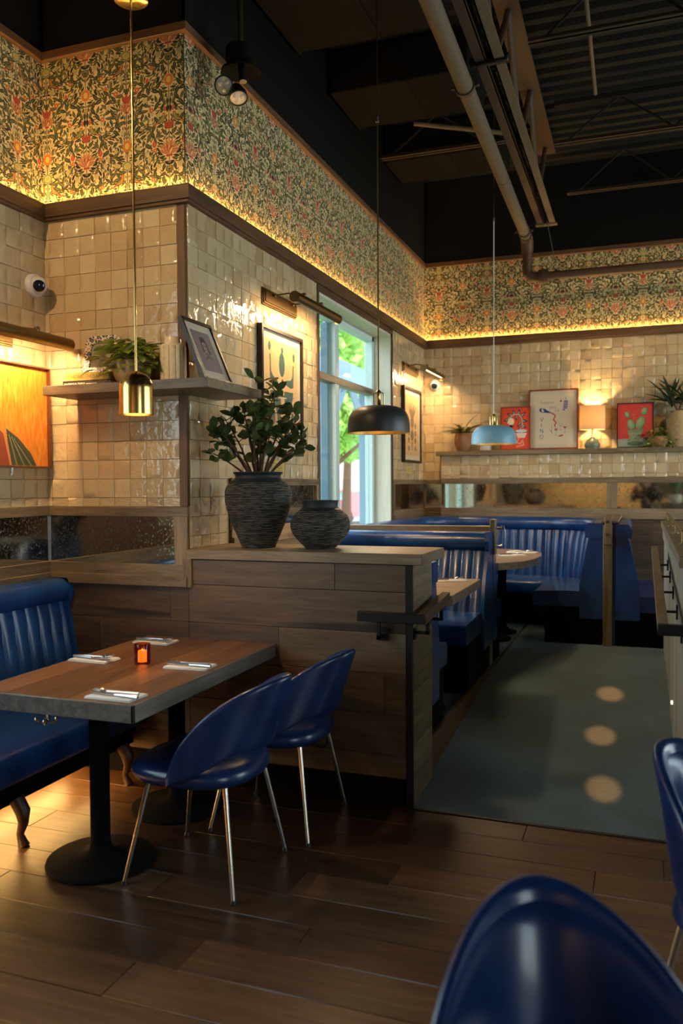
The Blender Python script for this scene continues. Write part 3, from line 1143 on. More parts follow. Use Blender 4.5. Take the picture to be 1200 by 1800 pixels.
for i in range(4):
    structure(mitred(i, LEDGE, 'trim_%d' % (3 + i), 'ledge_'))
    structure(mitred(i, TOP, 'trim_%d' % (7 + i), 'ledge_'))
    strip = mitred(i, [(0.008, ZL1 - 0.022), (0.026, ZL1 - 0.022), (0.026, ZL1 - 0.014), (0.008, ZL1 - 0.014)], 'light_strip', 'oak_')
    strip.data.materials.clear(); strip.data.materials.append(MAT['led_glow'])
    tag(strip, ['warm light strip hidden in the wooden ledge above the orange painting', 'warm light strip hidden in the short ledge over the corner shelf',
                'long warm light strip in the ledge above the window', 'warm light strip in the ledge above the back wall shelf'][i], 'light strip', 'light strips in the wall ledge')

# ---- glazed tiles
def tile_variants():
    out = []
    for k in range(8):
        h = 0.0499
        mb = MB()
        g = np.linspace(-h, h, 4)
        g[0] += 0.0012; g[-1] -= 0.0012
        vs = [(x, -0.010 + random.uniform(-0.0009, 0.0009), z) for z in g for x in g]
        fs = [(r * 4 + c, r * 4 + c + 1, r * 4 + c + 5, r * 4 + c + 4) for r in range(3) for c in range(3)]
        ring = [0, 1, 2, 3, 7, 11, 15, 14, 13, 12, 8, 4]
        b0 = len(vs)
        for i in ring:
            x, y, z = vs[i]
            e = random.uniform(-0.0005, 0.0005)
            vs.append((math.copysign(h + e, x) if abs(x) > h * 0.9 else x, -0.0075, math.copysign(h + e, z) if abs(z) > h * 0.9 else z))
        for i in ring:
            x, y, z = vs[i]
            vs.append((math.copysign(h, x) if abs(x) > h * 0.9 else x, 0.004, math.copysign(h, z) if abs(z) > h * 0.9 else z))
        for j in range(12):
            j2 = (j + 1) % 12
            fs.append((ring[j], ring[j2], b0 + j2, b0 + j))
            fs.append((b0 + j, b0 + j2, b0 + 12 + j2, b0 + 12 + j))
        mb.add(vs, fs)
        out.append(mesh_only(mb, 'tile', MAT['tile'], 60))
    return out
TILES = tile_variants()

def lay_tiles(parent, u0, u1, z0, z1, plane, axis, start_from_end=False, skip=None, joined=False):
    """axis 'y': wall faces -Y at y = plane; axis 'x': wall faces +X at x = plane"""
    S = 0.1005
    cols = []
    if start_from_end:
        u = u1
        while u > u0 + 0.012:
            cols.append((max(u0, u - S), u)); u -= S
    else:
        u = u0
        while u < u1 - 0.012:
            cols.append((u, min(u1, u + S))); u += S
    rows = []
    z = z1
    while z > z0 + 0.012:
        rows.append((max(z0, z - S), z)); z -= S
    big = MB()
    for a, b in cols:
        shift = random.uniform(-0.004, 0.004)
        for c, d in rows:
            uc, zc = (a + b) / 2, (c + d) / 2
            if skip and skip(uc, zc):
                continue
            d_out = random.choice((0, 0, 0.001, 0.002, 0.0035))
            tilt = (random.uniform(-0.013, 0.013), random.uniform(-0.013, 0.013))
            sc = ((b - a) / S, 1, (d - c) / S)
            me = random.choice(TILES)
            if axis == 'y':
                loc, rot = (uc, plane - d_out, zc), (tilt[0], 0, tilt[1])
            else:
                loc, rot = (plane + d_out, uc, zc), (0, tilt[0], PI / 2 + tilt[1])
            if joined:
                M = Matrix.LocRotScale(Vector(loc), Euler(rot), Vector(sc))
                big.add([M @ v.co for v in me.vertices], [tuple(p.vertices) for p in me.polygons])
            else:
                place_mesh('tile', me, parent, loc, rot, sc)
    if joined:
        o = big.build('tile_field', MAT['tile'], parent, smooth=60)
        stuff(o)

ZTL = ZL0 + 0.002
lay_tiles(wall_left, 3.0, YJ - 0.002, 1.434, ZTL, XL, 'x', True)
lay_tiles(wall_left, 2.46, 2.998, 1.434, ZTL, XL, 'x', True, joined=True)
lay_tiles(wall_corner, XL + 0.002, XW - 0.045, 1.434, ZTL, YJ, 'y', True)
lay_tiles(wall_window, YJ + 0.002, 5.565, 1.215, ZTL, XW, 'x', False, skip=lambda u, z: u > 4.19 and z < 1.54)
lay_tiles(wall_window, 7.475, YB - 0.002, 1.586, ZTL, XW, 'x', False, joined=True)
lay_tiles(wall_back, XW + 0.012, 0.52, 1.886, ZTL, YB, 'y')
lay_tiles(wall_back, 0.53, 4.4, 1.886, ZTL, YB, 'y', joined=True)
lay_tiles(wall_back, XW + 0.012, -1.99, 1.585, 1.88, YB, 'y', joined=True)
lay_tiles(ledge_wall, -1.983, 0.55, 1.60, 1.836, YO, 'y')
lay_tiles(ledge_wall, 0.56, 4.4, 1.60, 1.836, YO, 'y', joined=True)
lay_tiles(ledge_wall, YO + 0.002, YB - 0.002, 1.60, 1.836, -1.985, 'x', joined=True) if False else None

# ---- corner post of the tiled pier
m = MB().box((XW - 0.043, YJ - 0.016, 1.434), (XW + 0.004, YJ + 0.03, ZL0 + 0.001), 0.002)
structure(m.build('trim_11', MAT['ledge_z']))

# ---- mirrors set in oak frames round the wall
def mirror_x(label, y0, y1, plane, glass, frame, mullions=(), lower=None, ends=(True, True)):
    """mirror on a wall facing +X; glass=(z0,z1), frame=(z0,z1)"""
    t = thing('wall_mirror', label, 'mirror', (plane, (y0 + y1) / 2, frame[0]), 'antique mirrors along the wainscot')
    g = MB().box((plane + 0.002, y0, glass[0] - 0.01), (plane + 0.006, y1, glass[1] + 0.01))
    g.build('glass', MAT['mirror'], t)
    MB().box((plane, y0, glass[1]), (plane + 0.02, y1, frame[1]), 0.002).build('frame_rail', MAT['oak_y'], t)
    MB().box((plane, y0, frame[0]), (plane + 0.02, y1, glass[0]), 0.002).box((plane + 0.02, y0, frame[0]), (plane + 0.034, y1, frame[0] + 0.055), 0.003).build('frame_rail', MAT['oak_y'], t)
    for k, e in enumerate(ends):
        if e:
            a = y0 if k == 0 else y1 - 0.045
            MB().box((plane, a, glass[0] - 0.001), (plane + 0.021, a + 0.045, glass[1] + 0.001), 0.002).build('frame_stile', MAT['oak_z'], t)
    for q in mullions:
        MB().box((plane, q - 0.02, glass[0] - 0.001), (plane + 0.021, q + 0.02, glass[1] + 0.001), 0.002).build('frame_stile', MAT['oak_z'], t)
    return t
def mirror_y(label, x0, x1, plane, glass, frame, mullions=(), ends=(True, True), endw=0.045, name='wall_mirror'):
    t = thing(name, label, 'mirror', ((x0 + x1) / 2, plane, frame[0]), 'antique mirrors along the wainscot')
    MB().box((x0, plane - 0.006, glass[0] - 0.01), (x1, plane - 0.002, glass[1] + 0.01)).build('glass', MAT['mirror'], t)
    MB().box((x0, plane - 0.02, glass[1]), (x1, plane, frame[1]), 0.002).build('frame_rail', MAT['oak_x'], t)
    MB().box((x0, plane - 0.02, frame[0]), (x1, plane, glass[0]), 0.002).box((x0, plane - 0.034, frame[0]), (x1, plane - 0.02, frame[0] + 0.055), 0.003).build('frame_rail', MAT['oak_x'], t)
    for k, e in enumerate(ends):
        if e:
            a = x0 if k == 0 else x1 - endw
            MB().box((a, plane - 0.021, glass[0] - 0.001), (a + endw, plane, glass[1] + 0.001), 0.002).build('frame_stile', MAT['oak_z'], t)
    for q, w in mullions:
        MB().box((q - w / 2, plane - 0.021, glass[0] - 0.001), (q + w / 2, plane, glass[1] + 0.001), 0.002).build('frame_stile', MAT['oak_z'], t)
    return t
mirror_x('long dark mirror in an oak frame below the orange painting', 2.44, YJ - 0.003, XL, (1.129, 1.381), (1.015, 1.433), ends=(True, False))
mc = mirror_y('speckled dark mirror in an oak frame below the corner shelf', XL + 0.003, XW, YJ, (1.129, 1.381), (1.015, 1.433), ends=(False, True), endw=0.078)
# thin bright edge strip in the mirror's corner
MB().box((XL + 0.003, YJ - 0.011, 1.13), (XL + 0.012, YJ - 0.002, 1.381)).build('edge_strip', MAT['steel'], mc)
mirror_x('small mirror in an oak frame behind the two dark vases', 4.21, 5.565, XW, (1.29, 1.54), (1.19, 1.585))
mirror_x('narrow mirror in an oak frame right of the tall window', 7.475, YB - 0.003, XW, (1.295, 1.545), (1.19, 1.59), ends=(True, False))
mirror_y('tiny mirror return in the far corner beside the round booth', XW + 0.02, -1.99, YB, (1.295, 1.545), (1.19, 1.59), ends=(False, False))
mirror_y('wide speckled mirror below the back shelf with one oak mullion', -1.985, 3.2, YO, (1.295, 1.545), (1.19, 1.60), mullions=((-0.275, 0.1), (1.4, 0.1)), ends=(False, False))

# ---- oak panelling under the corner mirror, and behind the far booths
def plank_row(parent, x0, x1, z0, z1, y, name='plank', seams=()):
    xs = [x0] + sorted(seams) + [x1]
    for a, b in zip(xs[:-1], xs[1:]):
        MB().box((a + 0.0008, y - 0.012 - random.uniform(0, 0.0012), z0 + 0.0008), (b - 0.0008, y + 0.001, z1 - 0.0008), 0.0015).build(name, MAT['panel_x'], parent, at=((a + b) / 2, y, (z0 + z1) / 2))
ROWS = [0.14, 0.25, 0.445, 0.64, 0.835, 1.031, 1.16]
SEAM = [(-2.1,), (-2.6, -1.45), (-2.25, -1.15), (-2.75, -1.7), (-2.32,), (-1.4,)]
for k in range(6):
    z0, z1 = ROWS[k], ROWS[k + 1]
    plank_row(wall_corner, XL, XW, z0, min(z1, 1.018), YJ, seams=[s for s in SEAM[k] if s < XW])
m = MB().box((XL, YJ - 0.006, 0.0), (XW, YJ, 0.14)); structure(m.build('baseboard_corner', MAT['matte_black']))
for k, (z0, z1) in enumerate(((0.2, 0.45), (0.45, 0.7), (0.7, 0.95), (0.95, 1.19))):
    for a, b in ((-1.98, 0.1), (0.1, 2.2), (2.2, 4.4)):
        MB().box((a, YO - 0.012, z0), (b - 0.002, YO + 0.001, z1 - 0.002), 0.002).build('plank', MAT['panel_x'], ledge_wall, at=((a + b) / 2, YO, z0))
for k, (z0, z1) in enumerate(((0.2, 0.45), (0.45, 0.7), (0.7, 0.95), (0.95, 1.19))):
    for a, b in ((4.26, 5.55), (7.48, 8.70)):
        MB().box((XW, a, z0), (XW + 0.012, b - 0.002, z1 - 0.002), 0.002).build('plank', MAT['panel_y'], wall_window, at=(XW, (a + b) / 2, z0))

# ---- windows
def window_unit(name, x_in, x_out, y0, y1, z0, z1, mulls, transoms, structure_name):
    w = MB()
    # deep jamb lining
    w.box((x_out, y0, z0), (x_in, y0 + 0.022, z1), 0.002).box((x_out, y1 - 0.022, z0), (x_in, y1, z1), 0.002)
    w.box((x_out, y0, z1 - 0.022), (x_in, y1, z1), 0.002)
    o = structure(w.build(structure_name, MAT['jamb_z']))
    MB().box((x_out, y0, z0), (x_in + 0.02, y1, z0 + 0.03), 0.004).build('window_sill', MAT['jamb_z'], o)
    xf0, xf1 = x_out + 0.01, x_out + 0.085
    a, b = y0 + 0.022, y1 - 0.022
    lo, hi = z0 + 0.03, z1 - 0.022
    f = 0.05
    MB().box((xf0, a, lo), (xf1, a + f, hi), 0.004).build('frame_stile', MAT['frame_alu'], o)
    MB().box((xf0, b - f, lo), (xf1, b, hi), 0.004).build('frame_stile', MAT['frame_alu'], o)
    MB().box((xf0, a, hi - f), (xf1, b, hi), 0.004).build('frame_rail', MAT['frame_alu'], o)
    MB().box((xf0, a, lo), (xf1, b, lo + f), 0.004).build('frame_rail', MAT['frame_alu'], o)
    for q in mulls:
        MB().box((xf0 - 0.03, q - 0.055, lo), (xf1, q + 0.03, hi), 0.004).build('mullion', MAT['frame_alu'], o)
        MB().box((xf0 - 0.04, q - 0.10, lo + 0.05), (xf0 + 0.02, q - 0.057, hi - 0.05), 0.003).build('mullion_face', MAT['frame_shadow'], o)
    for q in transoms:
        MB().box((xf0, a, q - 0.03), (xf1 + 0.004, b, q + 0.03), 0.004).build('transom', MAT['oak_y'], o)
    ys = [a + f] + list(mulls) + [b - f]
    zs = [lo + f] + list(transoms) + [hi - f]
    for k in range(len(ys) - 1):
        for j in range(len(zs) - 1):
            MB().box((x_out + 0.045, ys[k], zs[j]), (x_out + 0.051, ys[k + 1], zs[j + 1])).build('pane', MAT['window_glass'], o)
    return o
window_unit('w', XW + 0.004, XW - 0.24, *WIN, (6.45,), (2.40,), 'window_1')
window_unit('w', XL + 0.004, XL - 0.24, *LWIN, (1.25,), (2.40,), 'window_2')
# casing of the tall window
m = MB().box((XW, 5.565, 0.95), (XW + 0.018, 5.60, ZL0), 0.003).box((XW, 7.45, 0.95), (XW + 0.018, 7.478, ZL0), 0.003)
structure(m.build('trim_12', MAT['ledge_z']))
m = MB().box((XW, 5.60, WIN[3]), (XW + 0.016, 7.45, ZL0), 0.002); structure(m.build('trim_13', MAT['ledge_y']))
m = MB().box((XL, 2.40, 0.75), (XL + 0.02, 2.455, ZL0), 0.003); structure(m.build('trim_14', MAT['oak_z']))
# windows of the right-hand wall (outside the frame, they light the aisle)
w3 = MB()
for y in (3.2, 4.9, 6.6, 8.24):
    w3.box((4.5, y, 0.35), (4.62, y + 0.06, 3.3), 0.004)
w3.box((4.5, 3.2, 0.35), (4.62, 8.3, 0.41), 0.004).box((4.5, 3.2, 3.24), (4.62, 8.3, 3.3), 0.004).box((4.5, 3.2, 2.4), (4.6, 8.3, 2.46), 0.004)
w3 = structure(w3.build('window_3', MAT['frame_alu']))
w4 = MB()
for y in (-2.7, -1.53, -0.36):
    w4.box((4.5, y, 0.3), (4.62, y + 0.06, 3.1), 0.004)
w4.box((4.5, -2.7, 0.3), (4.62, -0.3, 0.36), 0.004).box((4.5, -2.7, 3.04), (4.62, -0.3, 3.1), 0.004)
w4 = structure(w4.build('window_4', MAT['frame_alu']))
MB().box((4.56, -2.68, 0.32), (4.566, -0.32, 3.08)).build('pane', MAT['window_glass'], w4)
MB().box((4.56, 3.22, 0.37), (4.566, 8.28, 3.28)).build('pane', MAT['window_glass'], w3)

# ---- ceiling: corrugated deck, black paint
m = MB()
P = 0.16
prof = []
y = -4.2
while y < YB + 0.1:
    prof += [(y, ZC + 0.055), (y + 0.05, ZC + 0.055), (y + 0.072, ZC), (y + 0.138, ZC)]
    y += P
n = len(prof)
vs = [(-3.3, a, b) for a, b in prof] + [(4.7, a, b) for a, b in prof]
m.add(vs, [(k, k + 1, n + k + 1, n + k) for k in range(n - 1)])
m.box((-3.4, -4.4, 4.88), (4.8, 9.0, 5.0))
structure(m.build('ceiling', MAT['ceiling_paint'], smooth=20))
# portals steer light sampling to the window openings
for nm, loc, sx, sy, rz in (('a', (XW - 0.26, 6.52, 1.95), 1.99, 1.85, 1), ('b', (XL - 0.26, 1.25, 1.85), 2.2, 2.3, 1), ('c', (4.72, 5.75, 1.825), 2.95, 5.1, -1), ('d', (4.72, -1.5, 1.7), 2.8, 2.4, -1)):
    d = bpy.data.lights.new('daylight_portal', 'AREA')
    d.shape = 'RECTANGLE'; d.size = sx; d.size_y = sy
    d.cycles.is_portal = True
    o = bpy.data.objects.new('daylight_portal', d); COL.objects.link(o)
    o.location = loc
    o.rotation_euler = (0, -PI / 2 * rz, 0)
# ------------------------------------------------------------------ half-height partition with its cap
PX1 = -1.0
part = thing('partition', 'half-height oak plank partition with a thick cap carrying the two dark vases', 'partition', (-1.6, 3.97, 0))
MB().box((XW, YJ + 0.002, -0.01), (RX, 4.16, 1.16)).build('core', MAT['matte_black'], part)
for k in range(6):
    plank_row(part, XW if ROWS[k] < 1.0 else XW + 0.0, RX - 0.018, ROWS[k], ROWS[k + 1] - (0 if k < 5 else 0.0), YJ, seams=[s for s in SEAM[k] if s > XW])
EROWS = [0.0, 0.30, 0.56, 0.86, 1.16]
for a, b in zip(EROWS[:-1], EROWS[1:]):
    MB().box((RX - 0.001, YJ + 0.006, a + 0.001), (RX + 0.012, 4.15, b - 0.001), 0.0015).build('plank', MAT['panel_y'], part, at=(RX, 3.96, (a + b) / 2))
MB().box((RX - 0.018, YJ - 0.016, 0.0), (RX + 0.014, YJ + 0.006, 1.16), 0.002).build('corner_trim', MAT['black_metal'], part)
MB().box((XW + 0.002, YJ - 0.007, 0.0), (RX - 0.018, YJ, 0.139)).build('toe_kick', MAT['matte_black'], part)
MB().box((XW - 0.004, YJ - 0.024, 1.162), (-0.962, 4.205, 1.214), 0.003).build('cap', MAT['oak_x'], part)
# cross-cut of the cap end reads paler
MB().box((-0.9625, YJ - 0.022, 1.164), (-0.961, 4.203, 1.212)).build('cap_end', MAT['oak_y'], part)
# little drop bracket where the cap meets the mirror frame
MB().box((XW - 0.03, YJ - 0.026, 1.015), (XW + 0.022, YJ + 0.001, 1.165), 0.002).build('drop_bracket', MAT['oak_z'], part)

# handrails
hr = thing('handrail', 'dark handrail wrapping the partition end on square black brackets', 'handrail', (-1.0, 3.7, 0.9))
MB().box((-1.262, 3.682, 0.897), (-0.935, 3.718, 0.942), 0.003).build('rail', MAT['black_metal'], hr)
m = MB()
m.prism([(3.69, 0.897), (4.19, 0.937), (4.19, 0.985), (3.69, 0.945)], -0.968, -0.928, lambda a, b, d: (d, a, b))
m.build('rail', MAT['ledge_y'], hr)
for bx in (-1.16,):
    MB().box((bx - 0.008, 3.692, 0.815), (bx + 0.008, 3.708, 0.897)).box((bx - 0.008, 3.692, 0.815), (bx + 0.008, 3.755, 0.831)).box((bx + 0.004 - 0.03, 3.746, 0.80), (bx + 0.034, 3.757, 0.862), 0.002).build('bracket', MAT['black_metal'], hr)
for by in (3.80, 4.08):
    z = 0.897 + (by - 3.69) * 0.08
    MB().box((-0.956, by - 0.008, z - 0.075), (-0.940, by + 0.008, z + 0.005)).box((RX + 0.012, by - 0.008, z - 0.075), (-0.94, by + 0.008, z - 0.06)).box((RX + 0.012, by - 0.02, z - 0.10), (RX + 0.02, by + 0.02, z - 0.05)).build('bracket', MAT['black_metal'], hr)

# ------------------------------------------------------------------ booths
def resample(path, step):
    P = [Vector(p) for p in path]
    out = [P[0]]
    for a, b in zip(P[:-1], P[1:]):
        L = (b - a).length
        k = max(1, round(L / step))
        out += [a + (b - a) * (i / k) for i in range(1, k + 1)]
    return out

def channel_prof(z_seat, z_roll, z_top, t_low, t_top, width, amp=0.020):
    def fn(s):
        u = (s / width) % 1.0
        bulge = amp * (math.sin(PI * u) ** 0.55)
        zs = [z_seat + (z_roll - z_seat) * k / 6 for k in range(7)]
        pr = [(0.0, z_seat)]
        for k, z in enumerate(zs):
            q = k / 6
            pr.append((t_low + (t_top - t_low) * q - 0.012 + bulge * (1 - 0.5 * (q > 0.99)), z))
        pr += [(0.0, z_roll)]
        return pr
    return fn
def roll_prof(z0, z1, t0, t1):
    def fn(s):
        pr = [(0.0, z0)]
        for k in range(9):
            a = -PI / 2 + PI * k / 8
            pr.append((t0 * 0.45 + (t1 - t0 * 0.45) * max(0, math.cos(a)) ** 0.6 if 0 < k < 8 else t0 * 0.6, (z0 + z1) / 2 + (z1 - z0) / 2 * math.sin(a)))
        pr.append((0.0, z1))
        return pr
    return fn
def seat_prof(z0, z1, d0, d1):
    r = 0.035
    def fn(s):
        return [(d0, z0), (d1 - 0.012, z0), (d1, z0 + 0.02), (d1, z1 - r), (d1 - 0.010, z1 - 0.012), (d1 - r, z1 - 0.002), (d0 + (d1 - d0) * 0.5, z1 + 0.008), (d0, z1)]
    return fn
def end_panel(path_end, direction, outward, prof, thick=0.03):
    """flat upholstered end: prof (offset, z) polygon; direction = travel, outward normal to seat"""
    e = Vector(path_end); d = Vector(direction).normalized(); n = Vector(outward).normalized()
    return MB().prism(prof, 0.0, thick, lambda a, b, k: (e.x + n.x * a - d.x * k, e.y + n.y * a - d.y * k, b))

def booth(label, path, side, floor_z, z_seat, z_roll, z_top, t_low, t_top, depth, width, ends=(False, False), kick=0.21, roll_split=None, back_kick=0.02, cat='booth', name='booth_bench', depth_fn=None):
    c = sum((Vector((p[0], p[1])) for p in path), Vector((0, 0))) / len(path)
    t = thing(name, label, cat, (c.x, c.y, floor_z))
    fine = resample(path, width / 10)
    coarse = resample(path, 0.06)
    MB().sweep(fine, channel_prof(z_seat - 0.05, z_roll, z_top, t_low, t_top, width), side=side).build('channel_back', MAT['leather'], t, smooth=60)
    parts = [coarse] if not roll_split else [coarse[:roll_split(coarse) + 1], coarse[roll_split(coarse):]]
    for q in parts:
        MB().sweep(q, roll_prof(z_roll - 0.004, z_top, t_top + 0.02, t_top + 0.045), side=side).build('head_roll', MAT['leather'], t, smooth=60)
    MB().sweep(coarse, seat_prof(z_seat - 0.13, z_seat, 0.02, depth), side=side).build('seat', MAT['leather'], t, smooth=50)
    MB().sweep(coarse, lambda s: [(0.0, floor_z), (depth - 0.10, floor_z), (depth - 0.10, z_seat - 0.125), (0.0, z_seat - 0.125)], side=side).build('base', MAT['matte_black'], t, smooth=40)
    for k, e in enumerate(ends):
        if not e:
            continue
        a, b = (path[0], path[1]) if k == 0 else (path[-1], path[-2])
        d = Vector((b[0] - a[0], b[1] - a[1])).normalized()
        n = Vector((-d.y, d.x)) * side * (1 if k == 0 else -1)
        w = t_low + 0.02
        prof = [(-0.012, floor_z + kick), (w, floor_z + kick), (w, z_seat + 0.05), (w * 0.86, z_seat + 0.2), (t_top + 0.028, z_roll + 0.0), (-0.012, z_roll)]
        end_panel(a, -d, n, prof, -0.024).build('end_panel', MAT['leather'], t, smooth=30)
        rp = [(-0.012, z_roll + 0.002), (t_top + 0.05, z_roll + 0.002), (t_top + 0.062, (z_roll + z_top) / 2), (t_top + 0.03, z_top + 0.002), (-0.012, z_top + 0.002)]
        end_panel(a, -d, n, rp, -0.028).build('end_cap', MAT['leather'], t, smooth=30)
    return t

# bench against the partition (seen end-on, facing away)
booth('blue booth bench backing onto the oak partition, seen end-on', [(-1.05, 4.208), (XW + 0.02, 4.208)], -1, PF, 0.64, 1.02, 1.13, 0.14, 0.06, 0.46, 0.085, ends=(True, False), kick=0.19)
# bench facing the camera, behind the near booth table
b2 = booth('blue channel-backed booth bench facing the viewer behind the near booth table', [(XW + 0.02, 5.955), (-1.035, 5.955)], -1, PF, 0.65, 1.075, 1.20, 0.30, 0.10, 0.82, 0.082, ends=(False, True), kick=0.21)
# wooden rail between the two middle booths, with a hook plate on its end
bd = thing('booth_divider', 'oak divider rail between the middle booths with a coat hook plate', 'divider', (-1.6, 6.02, PF))
MB().box((XW + 0.02, 5.985, PF), (-1.06, 6.06, 1.19)).build('panel', MAT['leather'], bd)
MB().box((XW + 0.02, 5.972, 1.19), (-1.03, 6.085, 1.235), 0.003).build('cap', MAT['oak_x'], bd)
MB().box((-1.06, 5.975, PF), (-1.03, 6.09, 1.19), 0.003).build('end_post', MAT['oak_z'], bd)
MB().box((-1.03, 5.975, 1.03), (-0.995, 6.075, 1.285), 0.003).build('hook_plate', MAT['oak_z'], bd)
for z in (1.225, 1.09):
    MB().tube([(-1.0, 6.025, z), (-0.955, 6.025, z)], 0.006, 8).tube([(-0.958, 6.025, z), (-0.950, 6.025, z)], 0.013, 12).build('coat_peg', MAT['steel'], bd)
MB().tube([(-0.962, 6.03, 1.24), (-0.94, 6.03, 1.235), (-0.93, 6.03, 1.20), (-0.932, 6.03, 1.1)], 0.004, 8).build('hook_wire', MAT['steel'], bd)
# bench behind the divider (its back is the divider), facing away
booth('blue booth bench hidden behind the divider rail, facing the round booth table', [(-1.05, 6.106), (XW + 0.02, 6.106)], -1, PF, 0.63, 1.06, 1.18, 0.14, 0.07, 0.52, 0.085, ends=(True, False), kick=0.19)

# round-cornered booth in the far corner
def arc(cx, cy, r, a0, a1, n=10):
    return [(cx + r * math.cos(a0 + (a1 - a0) * k / n), cy + r * math.sin(a0 + (a1 - a0) * k / n)) for k in range(n + 1)]
upath = [(-0.315, 7.20)] + arc(-0.315 - 0.62, 7.90, 0.62, 0, PI / 2, 14) + arc(-2.19 + 0.5, 8.02, 0.5, PI / 2, PI) + [(-2.19, 6.66)]
booth('blue round-cornered booth with channelled back in the far corner', upath, 1, PF, 0.63, 1.085, 1.21, 0.155, 0.075, 0.56, 0.086, ends=(True, False), kick=0.22,
      roll_split=lambda pts: min(range(len(pts)), key=lambda i: abs(pts[i].x + 1.27) + abs(pts[i].y - 8.52)))
# divider post between the far booths
ds = thing('booth_divider', 'tall oak post with two pegs dividing the far booths', 'divider', (-0.25, 7.8, PF))
MB().box((-0.30, 7.20, PF), (-0.205, 8.55, 1.20)).build('panel', MAT['leather'], ds)
MB().box((-0.300, 7.165, PF), (-0.228, 7.205, 1.20), 0.003).build('post', MAT['oak_z'], ds)
MB().box((-0.318, 7.15, 1.215), (-0.180, 8.55, 1.235), 0.003).build('cap', MAT['oak_y'], ds)
MB().box((-0.288, 7.13, 1.035), (-0.232, 7.165, 1.275), 0.003).build('hook_plate', MAT['oak_z'], ds)
for z in (1.225, 1.12):
    MB().tube([(-0.262, 7.135, z), (-0.262, 7.085, z)], 0.006, 8).tube([(-0.262, 7.092, z), (-0.262, 7.082, z)], 0.013, 12).build('coat_peg', MAT['bronze'], ds)
# booth to the right of the post
booth('blue booth bench right of the oak post, its end beside the host counter', [(-0.19, 7.20), (-0.19, 8.5)], -1, PF, 0.60, 1.085, 1.20, 0.16, 0.06, 0.60, 0.085, ends=(True, False), kick=0.22)

# ------------------------------------------------------------------ banquette along the left wall, on turned-in legs, lit from below
bq = booth('blue channel-backed banquette along the left wall with light under it', [(XL + 0.03, 1.1), (XL + 0.03, 3.735)], -1, 0.175, 0.43, 0.915, 1.04, 0.17, 0.08, 0.62, 0.09, ends=(False, True), kick=0.0, cat='banquette', name='banquette')
for o in list(bq.children):
    if o.name.startswith('base'):
        o.name = 'rail_frame'
MB().box((XL + 0.012, 1.1, 1.0), (XL + 0.07, 3.72, 1.012)).build('top_piping', MAT['leather'], bq)
def cabriole(x, y):
    pts = [(x - 0.02, y, 0.20), (x + 0.012, y, 0.15), (x + 0.014, y, 0.10), (x - 0.004, y, 0.05), (x + 0.006, y, 0.022), (x + 0.016, y, 0.0)]
    return MB().tube(pts, [0.034, 0.033, 0.022, 0.016, 0.020, 0.026], 12)
for y in (1.3, 2.83, 3.6):
    cabriole(-2.50, y).build('leg', MAT['wood_leg'], bq)
MB().box((-2.98, 1.2, 0.165), (-2.95, 3.7, 0.172)).build('light_strip', MAT['led_glow'], bq)
lamp_light('under_bench_light', 'AREA', (-2.66, 2.5, 0.165), W_BENCH, WARM, bq, rot=(0, 0, 0), shape='RECTANGLE', size=0.08, size_y=2.2)

# ------------------------------------------------------------------ tables
def pedestal(x, y, z0, z1, r=0.215):
    m = MB()
    m.lathe([(0.0, 0.0), (r, 0.0), (r + 0.004, 0.008), (r, 0.02), (r * 0.55, 0.034), (0.06, 0.045), (0.045, 0.06), (0.042, 0.08)], (x, y, z0), 40)
    m.lathe([(0.040, 0.06), (0.040, z1 - z0)], (x, y, z0), 24)
    return m
tb = thing('dining_table', 'large dark-topped dining table with thick edge on round black pedestals', 'table', (-2.085, 3.14, 0))
TX0, TX1, TY0, TY1 = -2.458, -1.715, 2.52, 3.752
nb = 5
for k in range(nb):
    a = TX0 + 0.012 + (TX1 - TX0 - 0.024) * k / nb
    b = TX0 + 0.012 + (TX1 - TX0 - 0.024) * (k + 1) / nb
    MB().box((a + 0.0003, TY0 + 0.012, 0.69), (b - 0.0003, TY1, 0.75), 0.0006).build('top_board', MAT['table_y'], tb, at=((a + b) / 2, 3.1, 0.72))
m = MB().box((TX0, TY0, 0.684), (TX0 + 0.012, TY1, 0.7497), 0.002).box((TX1 - 0.012, TY0, 0.684), (TX1, TY1, 0.7497), 0.002).box((TX0, TY0, 0.684), (TX1, TY0 + 0.012, 0.7497), 0.002)
m.build('edge_band', MAT['edge_grey'], tb)
for y in (2.82, 3.42):
    pedestal(-2.085, y, 0, 0.69).build('pedestal', MAT['matte_black'], tb)
m = MB()
hx, hy = -2.13, 2.56
m.tube([(hx, hy, 0.69), (hx, hy, 0.655)], 0.006, 8)
for a in range(4):
    d = Vector((math.cos(a * PI / 2 + 0.5), math.sin(a * PI / 2 + 0.5), 0))
    p = Vector((hx, hy, 0.66))
    m.tube([p, p + d * 0.014 - Vector((0, 0, 0.018)), p + d * 0.028 - Vector((0, 0, 0.018)), p + d * 0.036 - Vector((0, 0, 0.006))], 0.004, 8)
    m.lathe([(0, -0.009), (0.0065, -0.0065), (0.009, 0), (0.0065, 0.0065), (0, 0.009)], tuple(p + d * 0.037 - Vector((0, 0, 0.004))), 12)
m.build('bag_hook', MAT['chrome'], tb)

t1 = thing('booth_table', 'pale rectangular booth table in the near booth', 'table', (-1.55, 4.8, PF))
MB().box((-2.15, 4.385, 0.885), (-0.955, 5.21, 0.94), 0.004).build('tabletop', MAT['table_grey'], t1)
for x in (-1.85, -1.3):
    pedestal(x, 4.8, PF, 0.885, 0.2).build('pedestal', MAT['matte_black'], t1)
MB().tube([(-0.985, 5.03, 0.885), (-0.985, 5.03, 0.845), (-0.975, 5.03, 0.835), (-0.965, 5.03, 0.845)], 0.004, 8).build('bag_hook', MAT['steel'], t1)

